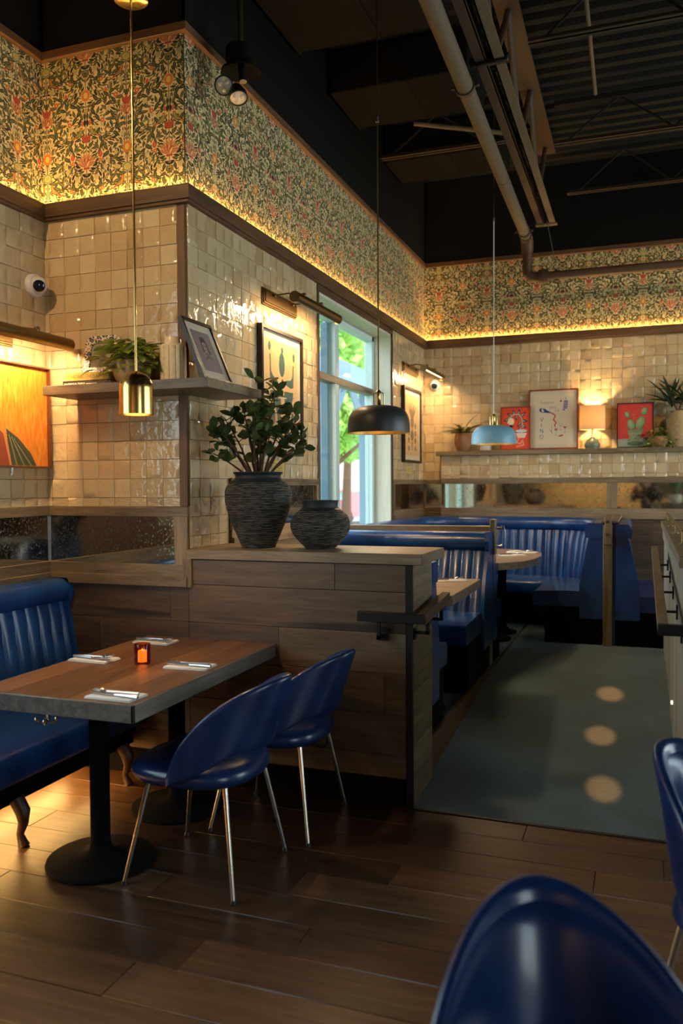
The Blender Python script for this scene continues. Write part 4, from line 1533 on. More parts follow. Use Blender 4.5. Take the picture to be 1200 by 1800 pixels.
t2 = thing('booth_table', 'round-ended wooden table in the far corner booth', 'table', (-1.3, 7.05, PF))
poly = [(-1.55, 6.30), (-1.02, 6.30), (-0.86, 6.50), (-0.80, 6.75), (-0.785, 7.05), (-0.82, 7.36), (-0.93, 7.58), (-1.12, 7.70), (-1.35, 7.75), (-1.62, 7.70), (-1.78, 7.5), (-1.84, 7.1), (-1.80, 6.6)]
MB().prism(poly, 0.885, 0.94, lambda a, b, d: (a, b, d)).build('tabletop', MAT['table_grey'], t2, smooth=20)
for x, y in ((-1.22, 7.2), (-1.28, 7.62)):
    pedestal(x, y if y < 7.4 else 6.95, PF, 0.885, 0.16).build('pedestal', MAT['matte_black'], t2) if y < 7.4 else None
pedestal(-1.19, 7.55, PF, 0.885, 0.13).build('pedestal', MAT['matte_black'], t2)

# ------------------------------------------------------------------ place settings
def fork_mb(x, y, z, ang, L=0.19):
    m = MB()
    c, s = math.cos(ang), math.sin(ang)
    T = lambda u, v, w: (x + u * c - v * s, y + u * s + v * c, z + w)
    m.tube([T(-L / 2, 0, 0.003), T(0, 0, 0.005), T(L * 0.22, 0, 0.004)], [0.0055, 0.0035, 0.003], 8)
    m.tube([T(L * 0.22, 0, 0.004), T(L * 0.28, 0, 0.004), T(L * 0.34, 0, 0.006)], [0.003, 0.010, 0.011], 8)
    for k in range(4):
        v = -0.009 + 0.006 * k
        m.tube([T(L * 0.34, v, 0.006), T(L * 0.44, v, 0.008), T(L * 0.5, v, 0.012)], 0.0018, 6)
    return m
def knife_mb(x, y, z, ang, L=0.22):
    m = MB()
    c, s = math.cos(ang), math.sin(ang)
    T = lambda u, v, w: (x + u * c - v * s, y + u * s + v * c, z + w)
    m.tube([T(-L / 2, 0, 0.005), T(-L * 0.25, 0, 0.006), T(-L * 0.02, 0, 0.005)], [0.007, 0.0065, 0.005], 8)
    pr = [(-L * 0.02, -0.006), (L * 0.40, -0.009), (L * 0.48, -0.004), (L * 0.5, 0.006), (-L * 0.02, 0.006)]
    m.prism(pr, 0.0045, 0.0062, lambda a, b, d: T(a, b, d))
    return m
def napkin(label, x, y, z, rz, group, L=0.205, W=0.12, cut_angle=0.0, flip=False):
    n = thing('napkin', label, 'napkin', (x, y, z), group)
    c, s = math.cos(rz), math.sin(rz)
    def slab(u0, v0, u1, v1, z0, z1):
        m = MB().box((u0, v0, z0), (u1, v1, z1), 0.0018)
        m.v = [Vector((x + p.x * c - p.y * s, y + p.x * s + p.y * c, z + p.z)) for p in m.v]
        return m
    slab(-L / 2, -W / 2, L / 2, W / 2, 0.0, 0.004).build('lower_fold', MAT['napkin'], n)
    slab(-L / 2 + 0.003, -W / 2 + 0.002, L / 2 - 0.002, W / 2 - 0.005, 0.004, 0.009).build('upper_fold', MAT['napkin'], n)
    return n
def setting(where, x, y, z, rz, flip, grp, L=0.205, W=0.12):
    napkin('folded white napkin ' + where, x, y, z, rz, 'napkins ' + grp, L, W)
    sg = PI if flip else 0
    f = fork_mb(x - 0.012, y + 0.018, z + 0.0092, rz + 0.10 + sg).build('fork', MAT['steel'], at=(x, y, z)); tag(f, 'steel fork on the napkin ' + where, 'fork', 'cutlery ' + grp)
    k = knife_mb(x + 0.004, y - 0.020, z + 0.0092, rz - 0.06 + sg).build('knife', MAT['steel'], at=(x, y, z)); tag(k, 'steel knife on the napkin ' + where, 'knife', 'cutlery ' + grp)
G1 = 'on the large dining table'
setting('at the near right corner of the large table', -1.85, 2.61, 0.75, -0.03, True, G1)
setting('right of the amber candle', -1.85, 3.15, 0.75, 0.05, True, G1)
setting('left of the amber candle', -2.34, 3.14, 0.75, -0.04, False, G1)
setting('at the far end of the large table by the planks', -2.31, 3.60, 0.75, -0.04, False, G1)
setting('on the rectangular booth table', -1.12, 5.05, 0.94, 0.4, False, 'on the booth tables')
setting('on the round-ended table, nearer one', -1.02, 7.0, 0.94, 0.5, False, 'on the booth tables')
setting('on the round-ended table, farther one', -0.98, 7.32, 0.94, -0.1, False, 'on the booth tables', 0.26)

# candle in amber glass
cd = thing('candle_holder', 'lit candle in a square-shouldered amber glass on the large table', 'candle', (-2.085, 3.14, 0.75))
MB().lathe([(0.0, 0.001), (0.034, 0.001), (0.036, 0.006), (0.036, 0.088), (0.034, 0.092), (0.031, 0.09), (0.031, 0.012), (0.0, 0.010)], (-2.085, 3.14, 0.75), 32).build('glass', MAT['amber_glass'], cd)
MB().lathe([(0.0, 0.010), (0.0195, 0.010), (0.0195, 0.058), (0.017, 0.061), (0.0, 0.060)], (-2.085, 3.14, 0.75), 24).build('wax', MAT['candle_glow'], cd)
MB().lathe([(0.0, 0.060), (0.003, 0.062), (0.003, 0.066), (0.0, 0.070)], (-2.085, 3.14, 0.75), 12).build('flame', MAT['bulb_glow'], cd)

# ------------------------------------------------------------------ side chairs: moulded shell back over a round seat, splayed steel legs
def make_chair():
    t = thing('dining_chair', 'blue leather shell-back dining chair', 'chair', (0, 0, 0), 'blue dining chairs')
    # local axes: +X is the way the sitter faces
    N, Mv = 30, 9
    def shell(u, v, out):
        a = u * math.radians(92)
        q = abs(u)
        zt = 0.44 + 0.372 * (1 - q ** 2.0) ** 0.72 if q < 1 else 0.44
        zb = 0.525 - 0.11 * max(0, (q - 0.42) / 0.58) ** 0.8
        zt = max(zt, zb + 0.014)
        z = zb + (zt - zb) * v
        lean = max(0, z - 0.45)
        rx = 0.225 + 0.30 * lean * max(0, math.cos(a)) + 0.0
        ry = 0.252 - 0.09 * lean
        rr = 1 + out
        x = -rx * math.cos(a) * rr + (0.02 if q > 0.8 else 0.02 * q)
        y = ry * math.sin(a) * rr
        return (x, y, z)
    m = MB()
    TH = 0.13
    vs = []; fs = []
    for lay, out in ((0, 0.0), (1, TH)):
        for i in range(N + 1):
            for j in range(Mv + 1):
                u = -1 + 2 * i / N; v = j / Mv
                vs.append(shell(u, v, out * (1 - 0.35 * abs(u))))
    K = (N + 1) * (Mv + 1)
    I = lambda l, i, j: l * K + i * (Mv + 1) + j
    for i in range(N):
        for j in range(Mv):
            fs.append((I(0, i, j), I(0, i, j + 1), I(0, i + 1, j + 1), I(0, i + 1, j)))
            fs.append((I(1, i, j), I(1, i + 1, j), I(1, i + 1, j + 1), I(1, i, j + 1)))
        fs.append((I(0, i, 0), I(0, i + 1, 0), I(1, i + 1, 0), I(1, i, 0)))
        fs.append((I(0, i, Mv), I(1, i, Mv), I(1, i + 1, Mv), I(0, i + 1, Mv)))
    for j in range(Mv):
        fs.append((I(0, 0, j), I(1, 0, j), I(1, 0, j + 1), I(0, 0, j + 1)))
        fs.append((I(0, N, j), I(0, N, j + 1), I(1, N, j + 1), I(1, N, j)))
    m.add(vs, fs)
    m.build('backrest', MAT['leather_chair'], t, smooth=180, subsurf=2)
    # padded inner face, standing proud inside the rim
    m = MB(); NU, NV = 26, 10
    vs = []; fs = []
    for i in range(NU + 1):
        for j in range(NV + 1):
            a, b = -1 + 2 * i / NU, j / NV
            w = ((1 - a * a) ** 0.35) * ((4 * b * (1 - b)) ** 0.35) if 0 < i < NU and 0 < j < NV else 0.0
            vs.append(shell(a * 0.84, 0.09 + 0.83 * b, 0.03 - 0.10 * w))
    for i in range(NU):
        for j in range(NV):
            k = i * (NV + 1) + j
            fs.append((k, k + 1, k + NV + 2, k + NV + 1))
    m.add(vs, fs)
    m.build('back_pad', MAT['leather_chair'], t, smooth=180, subsurf=1)
    # seat: rounded cushion
    m = MB()
    nb_, prof = 40, [(0.0, 0.392), (0.80, 0.394), (0.95, 0.404), (1.0, 0.428), (0.97, 0.456), (0.86, 0.474), (0.55, 0.470), (0.25, 0.464), (0.0, 0.462)]
    vs = []; fs = []
    for r, z in prof:
        for k in range(nb_):
            a = 2 * PI * k / nb_
            ca, sa = math.cos(a), math.sin(a)
            ex = 0.265 * math.copysign(abs(ca) ** 0.78, ca) * r
            ey = 0.250 * math.copysign(abs(sa) ** 0.78, sa) * r
            vs.append((ex + 0.022, ey, z - (0.012 if ex > 0.2 and z > 0.44 else 0)))
    for i in range(len(prof) - 1):
        for k in range(nb_):
            fs.append((i * nb_ + k, i * nb_ + (k + 1) % nb_, (i + 1) * nb_ + (k + 1) % nb_, (i + 1) * nb_ + k))
    m.add(vs, fs)
    m.build('seat', MAT['leather_chair'], t, smooth=180, weld=True)
    for sx in (-1, 1):
        for sy in (-1, 1):
            top = (0.165 * sx - 0.005, 0.165 * sy, 0.40)
            foot = (0.235 * sx, 0.235 * sy, 0.014)
            lg = MB().tube([top, foot], [0.0105, 0.0085], 12).build('leg', MAT['chrome'], t)
            MB().lathe([(0.0, 0.0), (0.013, 0.0), (0.013, 0.008), (0.009, 0.016), (0.0, 0.018)], (foot[0], foot[1], 0.0), 14).build('foot_glide', MAT['black_metal'], lg)
    return t
chair0 = make_chair()
def place_chair(x, y, rz, label, z=0.0, first=[True]):
    o = chair0 if first[0] else copy_tree(chair0)
    first[0] = False
    o.location = (x, y, z)
    o.rotation_euler = (0, 0, rz)
    o['label'] = label
    return o
place_chair(-1.64, 2.915, PI, 'nearer of the two blue shell-back chairs tucked at the large table')
place_chair(-1.565, 3.46, PI, 'farther blue shell-back chair at the large table, beside the plank partition')
place_chair(-0.062, 1.222, math.radians(-69.8), 'blurred blue chair back in the bottom right foreground')
place_chair(0.339, 2.295, math.radians(-40), 'blue shell-back chair cut off by the right edge below the counter')
# ------------------------------------------------------------------ host counter with handrail, right edge
hc = thing('host_counter', 'whitewashed host counter with a wooden top at the right edge', 'counter', (0.5, 5.2, 0))
CY0, CY1 = 3.66, 7.14
MB().box((XC + 0.016, CY0, 0.0), (0.62, CY1, 1.19)).build('body', MAT['grout'], hc)
y = CY0
while y < CY1 - 0.01:
    MB().box((XC, y + 0.001, 0.0), (XC + 0.017, min(CY1, y + 0.155) - 0.001, 1.19), 0.002).build('board', MAT['whitewash_z'], hc, at=(XC, y + 0.07, 0.6))
    y += 0.155
MB().box((XC - 0.012, CY0, 1.10), (XC, CY1, 1.19), 0.002).build('fascia', MAT['whitewash_z'], hc)
MB().box((XC - 0.025, CY0 - 0.005, 1.19), (0.66, CY1 + 0.01, 1.24), 0.003).build('counter_top', MAT['oak_y'], hc)
MB().box((XC - 0.004, CY0, 0.0), (XC + 0.001, 6.9, 0.05)).build('shadow_base', MAT['black_metal'], hc)
gr = thing('counter_gallery', 'slim steel rail standing on the wooden counter top', 'rail', (0.2, 5.5, 1.24), )
MB().tube([(0.19, 7.1, 1.30), (0.19, 4.4, 1.30)], 0.008, 10).build('rail', MAT['bronze'], gr)
for y in (7.1, 6.2, 5.3, 4.4):
    MB().tube([(0.19, y, 1.24), (0.19, y, 1.30)], 0.007, 8).lathe([(0, 0), (0.018, 0), (0.018, 0.005), (0, 0.006)], (0.19, y, 1.24), 16).build('post', MAT['bronze'], gr)
h2 = thing('handrail', 'olive wooden handrail on black brackets along the host counter', 'handrail', (0.09, 4.8, 1.0))
m = MB().prism([(3.62, 0.925), (6.1, 1.055), (6.1, 1.105), (3.62, 0.975)], 0.063, 0.103, lambda a, b, d: (d, a, b))
m.build('rail', MAT['oak_y'], h2)
MB().box((0.063, 3.585, 0.920), (0.50, 3.625, 0.965), 0.003).build('rail_return', MAT['black_metal'], h2)
for y in (3.9, 4.4, 4.95, 5.5, 6.0):
    z = 0.925 + (y - 3.62) * 0.0524
    MB().box((0.078, y - 0.007, z - 0.07), (0.09, y + 0.007, z + 0.004)).box((0.078, y - 0.007, z - 0.07), (XC, y + 0.007, z - 0.058)).box((XC - 0.008, y - 0.02, z - 0.10), (XC - 0.001, y + 0.02, z - 0.03)).build('bracket', MAT['black_metal'], h2)
lg = MB().lathe([(0, 0), (0.012, 0.001), (0.010, 0.010), (0, 0.012)], (0, 0, 0), 14)
lg.v = [Vector((XC - p.z, 5.0 + p.x, 0.30 + p.y)) for p in lg.v]
lg.build('guide_light', MAT['bulb_glow'], hc)

# ------------------------------------------------------------------ corner shelf
sh = thing('corner_shelf', 'thick oak L-shaped shelf wrapping the tiled corner', 'shelf', (-2.3, 3.7, 2.01))
SZ0, SZ1 = 2.008, 2.055
MB().box((-2.885, 3.48, SZ0), (-1.93, YJ - 0.001, SZ1), 0.002).build('board', MAT['oak_x'], sh)
MB().box((XW + 0.001, YJ - 0.001, SZ0), (-1.93, 4.07, SZ1), 0.002).build('board', MAT['oak_y'], sh)
def text_part(txt, size, loc, rot, mat, parent, name='lettering', bold=False):
    cu = bpy.data.curves.new('lettering', 'FONT')
    cu.body = txt; cu.size = size; cu.extrude = 0.0003
    cu.align_x = 'CENTER'; cu.align_y = 'CENTER'; cu.resolution_u = 2
    cu.offset = 0.0006 if bold else 0
    tmp = bpy.data.objects.new('tmp', cu); COL.objects.link(tmp)
    dg = bpy.context.evaluated_depsgraph_get()
    me = bpy.data.meshes.new_from_object(tmp.evaluated_get(dg))
    bpy.data.objects.remove(tmp); bpy.data.curves.remove(cu)
    me.materials.clear(); me.materials.append(MAT[mat])
    o = bpy.data.objects.new(name, me); COL.objects.link(o)
    o.parent = parent
    o.location = Vector(loc) - ORG[parent.name]
    o.rotation_euler = rot
    return o
def book(label, x0, x1, y0, y1, z0, z1, cover, text, tmat, tx, tsize):
    b = thing('book', label, 'book', ((x0 + x1) / 2, (y0 + y1) / 2, z0), 'books on the corner shelf')
    MB().box((x0, y0, z0), (x1, y1, z0 + 0.003), 0.0008).box((x0, y0, z1 - 0.003), (x1, y1, z1), 0.0008).box((x0, y0, z0), (x1, y0 + 0.004, z1), 0.0008).build('cover', MAT[cover], b)
    MB().box((x0 + 0.004, y0 + 0.004, z0 + 0.003), (x1 - 0.004, y1 - 0.004, z1 - 0.003)).build('pages', MAT['paper'], b)
    for s, x, sz in text:
        text_part(s, sz, (x, y0 - 0.0006, (z0 + z1) / 2), (PI / 2, 0, 0), tmat, b, bold=True)
    return b
book('black book lying flat at the bottom of the stack, white spine lettering', -2.845, -2.565, 3.59, 3.755, SZ1, SZ1 + 0.034, 'book_black', [('MAGNOLIA TABLE', -2.772, 0.0155)], 'print_white', 0, 0)
bk = bpy.data.objects['book']
for k in range(9):
    MB().box((-2.700 + 0.0075 * k, 3.5893, SZ1 + 0.014), (-2.6945 + 0.0075 * k, 3.5899, SZ1 + 0.0195)).build('printed_mark', MAT['print_white'], bk)
MB().lathe([(0, 0), (0.005, 0), (0.005, 0.0006), (0, 0.0006)], (-2.592, 3.5893, SZ1 + 0.017), 12).build('printed_mark', MAT['print_white'], bk)
book('yellow book lying flat on top of the black one', -2.838, -2.57, 3.60, 3.755, SZ1 + 0.034, SZ1 + 0.076, 'book_yellow', [('HOME THERAPY', -2.70, 0.027), ('I', -2.815, 0.027), ('*', -2.60, 0.022)], 'print_gold', 0, 0)

# arched photo frame with blue floral border, standing on the books
ff = thing('photo_frame', 'small arched photo frame with blue floral border standing on the books', 'photo frame', (-2.69, 3.69, SZ1 + 0.076))
def arch(w, h, r, n=8):
    pts = [(-w / 2, 0), (w / 2, 0)]
    pts += [(w / 2 - r + r * math.cos(a), h - r + r * math.sin(a)) for a in [PI / 2 * k / n for k in range(n + 1)]]
    pts += [(-w / 2 + r + r * math.cos(a), h - r + r * math.sin(a)) for a in [PI / 2 + PI / 2 * k / n for k in range(n + 1)]]
    return pts
def leaned(root, pts_fn, tilt=0.22):
    c, s = math.cos(tilt), math.sin(tilt)
    o = ORG[root.name]
    return lambda a, b, d: (o.x + a, o.y + d * c + b * s, o.z + b * c - d * s)
L = leaned(ff, None, 0.2)
outer, inner = arch(0.225, 0.215, 0.05), [(x, y + 0.04) for x, y in arch(0.145, 0.137, 0.03)]
m = MB()
n = len(outer)
vs = [L(a, b, 0.0) for a, b in outer] + [L(a, b, 0.0) for a, b in inner] + [L(a, b, 0.018) for a, b in outer] + [L(a, b, 0.012) for a, b in inner]
uvf = lambda p: ((p[0] + 0.12) / 0.24, p[1] / 0.22)
uvs = [uvf(p) for p in outer] + [uvf(p) for p in inner] + [uvf(p) for p in outer] + [uvf(p) for p in inner]
fs = [(k, (k + 1) % n, n + (k + 1) % n, n + k) for k in range(n)] + [(k, 2 * n + k, 2 * n + (k + 1) % n, (k + 1) % n) for k in range(n)] + [(n + k, n + (k + 1) % n, 3 * n + (k + 1) % n, 3 * n + k) for k in range(n)]
m.add(vs, fs, uvs)
m.build('frame', MAT['art_floral'], ff)
m = MB(); vs = [L(a, b, 0.010) for a, b in inner]
m.add(vs, [list(range(n))], [((p[0] + 0.075) / 0.15, (p[1] - 0.04) / 0.14) for p in inner]); m.build('photo', MAT['art_photo'], ff)
MB().prism(outer, 0.016, 0.022, L).prism([(-0.02, 0.0), (0.02, 0.0), (0.012, 0.15), (-0.012, 0.15)], 0.022, 0.026, L).build('backing', MAT['frame_black'], ff)

# ------------------------------------------------------------------ framed pictures
def framed(name, label, cat, w, h, art, frame_mat, loc, rz, tilt=0.0, fw=0.018, fd=0.022, matw=0.035, glass=True, group=None, art_pad=0.0, hang=False):
    """upright picture; origin at bottom centre of the back; faces local -Y, leaned back by tilt"""
    t = thing(name, label, cat, (0, 0, 0), group)
    m = MB()
    o = [(-w / 2, 0), (w / 2, 0), (w / 2, h), (-w / 2, h)]
    i = [(-w / 2 + fw, fw), (w / 2 - fw, fw), (w / 2 - fw, h - fw), (-w / 2 + fw, h - fw)]
    vs = [(a, -fd, b) for a, b in o] + [(a, -fd, b) for a, b in i] + [(a, 0, b) for a, b in o] + [(a, -0.004, b) for a, b in i]
    fs = [(k, (k + 1) % 4, 4 + (k + 1) % 4, 4 + k) for k in range(4)] + [(k, 8 + k, 8 + (k + 1) % 4, (k + 1) % 4) for k in range(4)] + [(4 + k, 4 + (k + 1) % 4, 12 + (k + 1) % 4, 12 + k) for k in range(4)] + [(8, 11, 10, 9)]
    m.add(vs, fs); m.build('frame', MAT[frame_mat], t, smooth=20)
    e = fd * 0.55
    if matw > 0:
        MB().box((-w / 2 + fw, -e, fw), (w / 2 - fw, -e + 0.003, h - fw)).build('mat_board', MAT['mat_white'], t)
    a = w / 2 - fw - matw; z0, z1 = fw + matw, h - fw - matw
    MB().add([(-a, -e - 0.0008, z0), (a, -e - 0.0008, z0), (a, -e - 0.0008, z1), (-a, -e - 0.0008, z1)], [(0, 1, 2, 3)], [(0, 0), (1, 0), (1, 1), (0, 1)]).build('print', MAT[art], t)
    if glass:
        MB().quad([(-w / 2 + fw, -e - 0.004, fw), (w / 2 - fw, -e - 0.004, fw), (w / 2 - fw, -e - 0.004, h - fw), (-w / 2 + fw, -e - 0.004, h - fw)]).build('glazing', MAT['picture_glass'], t)
    t.rotation_euler = Euler((-tilt, 0, rz), 'XYZ')
    t.location = loc
    ORG[t.name] = Vector(loc)
    return t
# rz: 0 faces -Y; +90 deg faces +X
framed('painting', 'large orange abstract painting with a dark green leaf on the left wall', 'painting', 0.92, 0.54, 'art_orange', 'frame_walnut', (XL + 0.012, 3.27, 1.643), PI / 2, 0, 0.008, 0.045, 0.0, False)
framed('framed_print', 'framed ink drawing of a girl leaning on the corner shelf', 'picture', 0.305, 0.345, 'art_girl', 'frame_black', (-2.025, 3.745, SZ1 + 0.001), PI / 2, 0.40, 0.016, 0.022, 0.042)
framed('framed_print', 'dark-framed print of green figure shapes under the picture lamp by the window', 'picture', 0.645, 0.79, 'art_figure', 'frame_black', (XW + 0.012, 4.895, 1.735), PI / 2, 0, 0.022, 0.035, 0.05)
framed('framed_print', 'tall framed print of a fan-shaped plant in the far corner right of the window', 'picture', 0.66, 0.745, 'art_vase', 'frame_black', (XW + 0.012, 8.10, 1.76), PI / 2, 0, 0.024, 0.035, 0.05)

# ------------------------------------------------------------------ back shelf and what stands on it
bs = thing('wall_shelf', 'long oak shelf along the back wall above the tiled ledge', 'shelf', (1.0, 8.6, 1.838))
for a, b in ((-2.03, 1.0), (1.0, 4.2)):
    MB().box((a, 8.50, 1.838), (b - 0.001, YB - 0.012, 1.885), 0.002).build('board', MAT['oak_x'], bs)
BZ = 1.885
framed('framed_print', 'small red print with black palm leaves left of the wine print', 'picture', 0.30, 0.44, 'art_red', 'frame_red', (-1.215, 8.56, BZ + 0.001), 0, 0.07, 0.008, 0.025, 0.0, False)
framed('framed_print', 'large red-framed wine print lettered VINO on the back shelf', 'picture', 0.49, 0.61, 'art_vino', 'frame_red', (-0.845, 8.60, BZ + 0.001), 0, 0.09, 0.014, 0.025, 0.035)
framed('framed_print', 'red picture of a potted green cactus on the back shelf', 'picture', 0.34, 0.44, 'art_cactus', 'frame_black', (-0.065, 8.595, BZ + 0.001), 0, 0.09, 0.008, 0.025, 0.0, False)
tl = thing('table_lamp', 'small lit table lamp with a linen drum shade and sage base', 'lamp', (-0.465, 8.58, BZ))
TL = (-0.465, 8.58, BZ)
MB().lathe([(0.0, 0.0), (0.062, 0.0), (0.076, 0.025), (0.074, 0.05), (0.052, 0.085), (0.026, 0.10), (0.018, 0.112), (0.0, 0.112)], TL, 32).build('base', MAT['sage_ceramic'], tl)
MB().lathe([(0.009, 0.11), (0.009, 0.20)], TL, 14).build('stem', MAT['brass'], tl)
MB().lathe([(0.118, 0.188), (0.123, 0.186), (0.120, 0.422), (0.116, 0.424), (0.118, 0.188)], TL, 40).build('lamp_shade', MAT['linen_shade'], tl)
MB().lathe([(0.0, 0.20), (0.02, 0.22), (0.03, 0.25), (0.022, 0.285), (0.0, 0.295)], TL, 18).build('bulb', MAT['bulb_glow'], tl)
lamp_light('bulb_light', 'POINT', (TL[0], TL[1], TL[2] + 0.31), W_TABLE_LAMP, (1.0, 0.62, 0.27), tl, shadow_soft_size=0.03)

# ------------------------------------------------------------------ leaves and plants
def leaf_mesh(name, L, W, mat, fold=0.15, droop=0.2, n=5):
    """leaf along +X from its stalk, 2*n quads"""
    mb = MB()
    vs = []; fs = []
    for k in range(n + 1):
        s = k / n
        w = W / 2 * (math.sin(PI * min(1, s * 0.97 + 0.015)) ** 0.75)
        x = s * L; z = -droop * L * s * s
        vs += [(x, -w, z + fold * w), (x, 0, z), (x, w, z + fold * w)]
    for k in range(n):
        a = k * 3
        fs += [(a, a + 1, a + 4, a + 3), (a + 1, a + 2, a + 5, a + 4)]
    mb.add(vs, fs)
    return mesh_only(mb, name, MAT[mat], 180)
LF = dict(shrub=[leaf_mesh('leaf', 0.072, 0.052, 'leaf_shrub', 0.12, 0.12), leaf_mesh('leaf', 0.062, 0.046, 'leaf_shrub', 0.2, 0.2), leaf_mesh('leaf', 0.05, 0.036, 'leaf_shrub', 0.1, 0.05)],
          pothos=[leaf_mesh('leaf', 0.082, 0.05, 'leaf_pothos', 0.2, 0.3), leaf_mesh('leaf', 0.066, 0.042, 'leaf_pothos', 0.25, 0.2)],
          trail=[leaf_mesh('leaf', 0.05, 0.034, 'leaf_trail', 0.2, 0.3, 4)], fern=[leaf_mesh('frond', 0.2, 0.035, 'leaf_fern', 0.3, 0.55, 8), leaf_mesh('frond', 0.15, 0.03, 'leaf_fern', 0.3, 0.5, 8)],
          yucca=[leaf_mesh('leaf', 0.34, 0.048, 'leaf_yucca', 0.4, 0.15, 6), leaf_mesh('leaf', 0.2, 0.035, 'leaf_yucca', 0.4, 0.1, 6)],
          snake=[leaf_mesh('leaf', 0.42, 0.07, 'leaf_snake', 0.3, 0.03, 6)])
def put_leaf(parent, kind, pos, direction, roll=0.0, scale=1.0):
    d = Vector(direction).normalized()
    if kind == 'shrub':
        d.x = max(d.x, (XW + 0.02 - pos[0]) / 0.075)
        d.normalize()
    reach = {'shrub': 0.07, 'pothos': 0.08, 'trail': 0.05, 'fern': 0.2, 'yucca': 0.34, 'snake': 0.42}[kind] * scale
    ymax = YB - 0.04 if pos[1] > 8 else (YJ - 0.03 if kind == 'pothos' else 99)
    if pos[1] + d.y * reach > ymax:
        d.y = min(0.0, (ymax - pos[1]) / reach)
        d.normalize()
    q = d.to_track_quat('X', 'Z')
    me = random.choice(LF[kind])
    R4 = q.to_matrix().to_4x4() @ Matrix.Rotation(roll, 4, 'X')
    for v in me.vertices:
        w = Vector(pos) + (R4 @ v.co) * scale
        if w.y > ymax or (kind == 'shrub' and (w.x < XW + 0.015 or (w.x < -1.92 and 1.99 < w.z < 2.075 and w.y < 4.08))) or (kind == 'pothos' and w.z < 2.058 and w.y > 3.48):
            return None
    o = place_mesh(me.name.split('.')[0], me, parent, Vector(pos) - ORG[parent.name])
    o.rotation_euler = R4.to_euler()
    o.scale = (scale,) * 3
    return o

# the two dark vases on the partition
CAPZ = 1.214
def vase(label, x, y, prof, neck_from, wall=0.012):
    t = thing('vase', label, 'vase', (x, y, CAPZ), 'dark combed vases on the partition')
    body = [p for p in prof if p[1] <= neck_from]
    neck = [p for p in prof if p[1] >= neck_from]
    MB().lathe([(0, 0.0)] + body, (x, y, CAPZ), 48).build('body', MAT['combed_clay'], t, smooth=80)
    inner = [(r - wall, z) for r, z in neck][::-1]
    MB().lathe(neck + inner + [(0.02, neck_from + 0.01), (0.0, neck_from)], (x, y, CAPZ), 48).build('neck', MAT['dark_clay'], t, smooth=60)
    return t
def spline(pts, n=24):
    zs = [p[1] for p in pts]; rs = [p[0] for p in pts]
    out = []
    P = [pts[0]] + pts + [pts[-1]]
    for i in range(len(pts) - 1):
        p0, p1, p2, p3 = [np.array(P[i + k], float) for k in range(4)]
        for k in range(6):
            t = k / 6
            out.append(tuple(0.5 * ((2 * p1) + (-p0 + p2) * t + (2 * p0 - 5 * p1 + 4 * p2 - p3) * t * t + (-p0 + 3 * p1 - 3 * p2 + p3) * t ** 3)))
    out.append(pts[-1])
    return out
VX, VY = -1.905, 3.965
big_prof = spline([(0.088, 0.0), (0.100, 0.03), (0.138, 0.12), (0.168, 0.21), (0.177, 0.27), (0.170, 0.315), (0.145, 0.345), (0.124, 0.362), (0.120, 0.378), (0.130, 0.392), (0.130, 0.398)])
vz = vase('tall dark combed vase holding a leafy shrub', VX, VY, big_prof, 0.345)
sm_prof = spline([(0.075, 0.0), (0.105, 0.03), (0.142, 0.075), (0.155, 0.118), (0.143, 0.165), (0.108, 0.198), (0.092, 0.212), (0.092, 0.235), (0.095, 0.248)])
vase('squat round dark vase beside the tall one, empty', -1.562, 3.985, sm_prof, 0.198)
# shrub
sb = thing('shrub', 'leafy green jade-like shrub branching out of the tall dark vase', 'plant', (VX, VY, CAPZ + 0.36))
rs = random.Random(23)
tips = []
def branch(p, d, L, r, depth):
    pts = [Vector(p)]
    q = Vector(p); dd = Vector(d).normalized()
    n = 5
    for k in range(n):
        dd = (dd + Vector((rs.uniform(-.16, .16), rs.uniform(-.16, .16), rs.uniform(-.05, .12)))).normalized()
        q = q + dd * (L / n); pts.append(q.copy())
    rr = [r * (1 - 0.55 * k / n) for k in range(n + 1)]
    return pts, rr, dd
targets = [(-0.215, -0.12, 0.10), (-0.19, -0.10, 0.20), (-0.16, -0.05, 0.27), (-0.06, -0.05, 0.33), (0.03, 0.02, 0.475), (0.10, 0.0, 0.42), (0.16, 0.03, 0.30), (0.22, -0.02, 0.22), (0.25, 0.04, 0.12), (0.12, -0.08, 0.20), (-0.08, 0.06, 0.22), (0.02, -0.1, 0.28), (0.16, 0.1, 0.2), (-0.13, -0.14, 0.19), (0.06, 0.09, 0.40), (-0.02, 0.04, 0.16), (0.28, 0.0, 0.15), (0.25, -0.04, 0.27)]
nleaf = 0
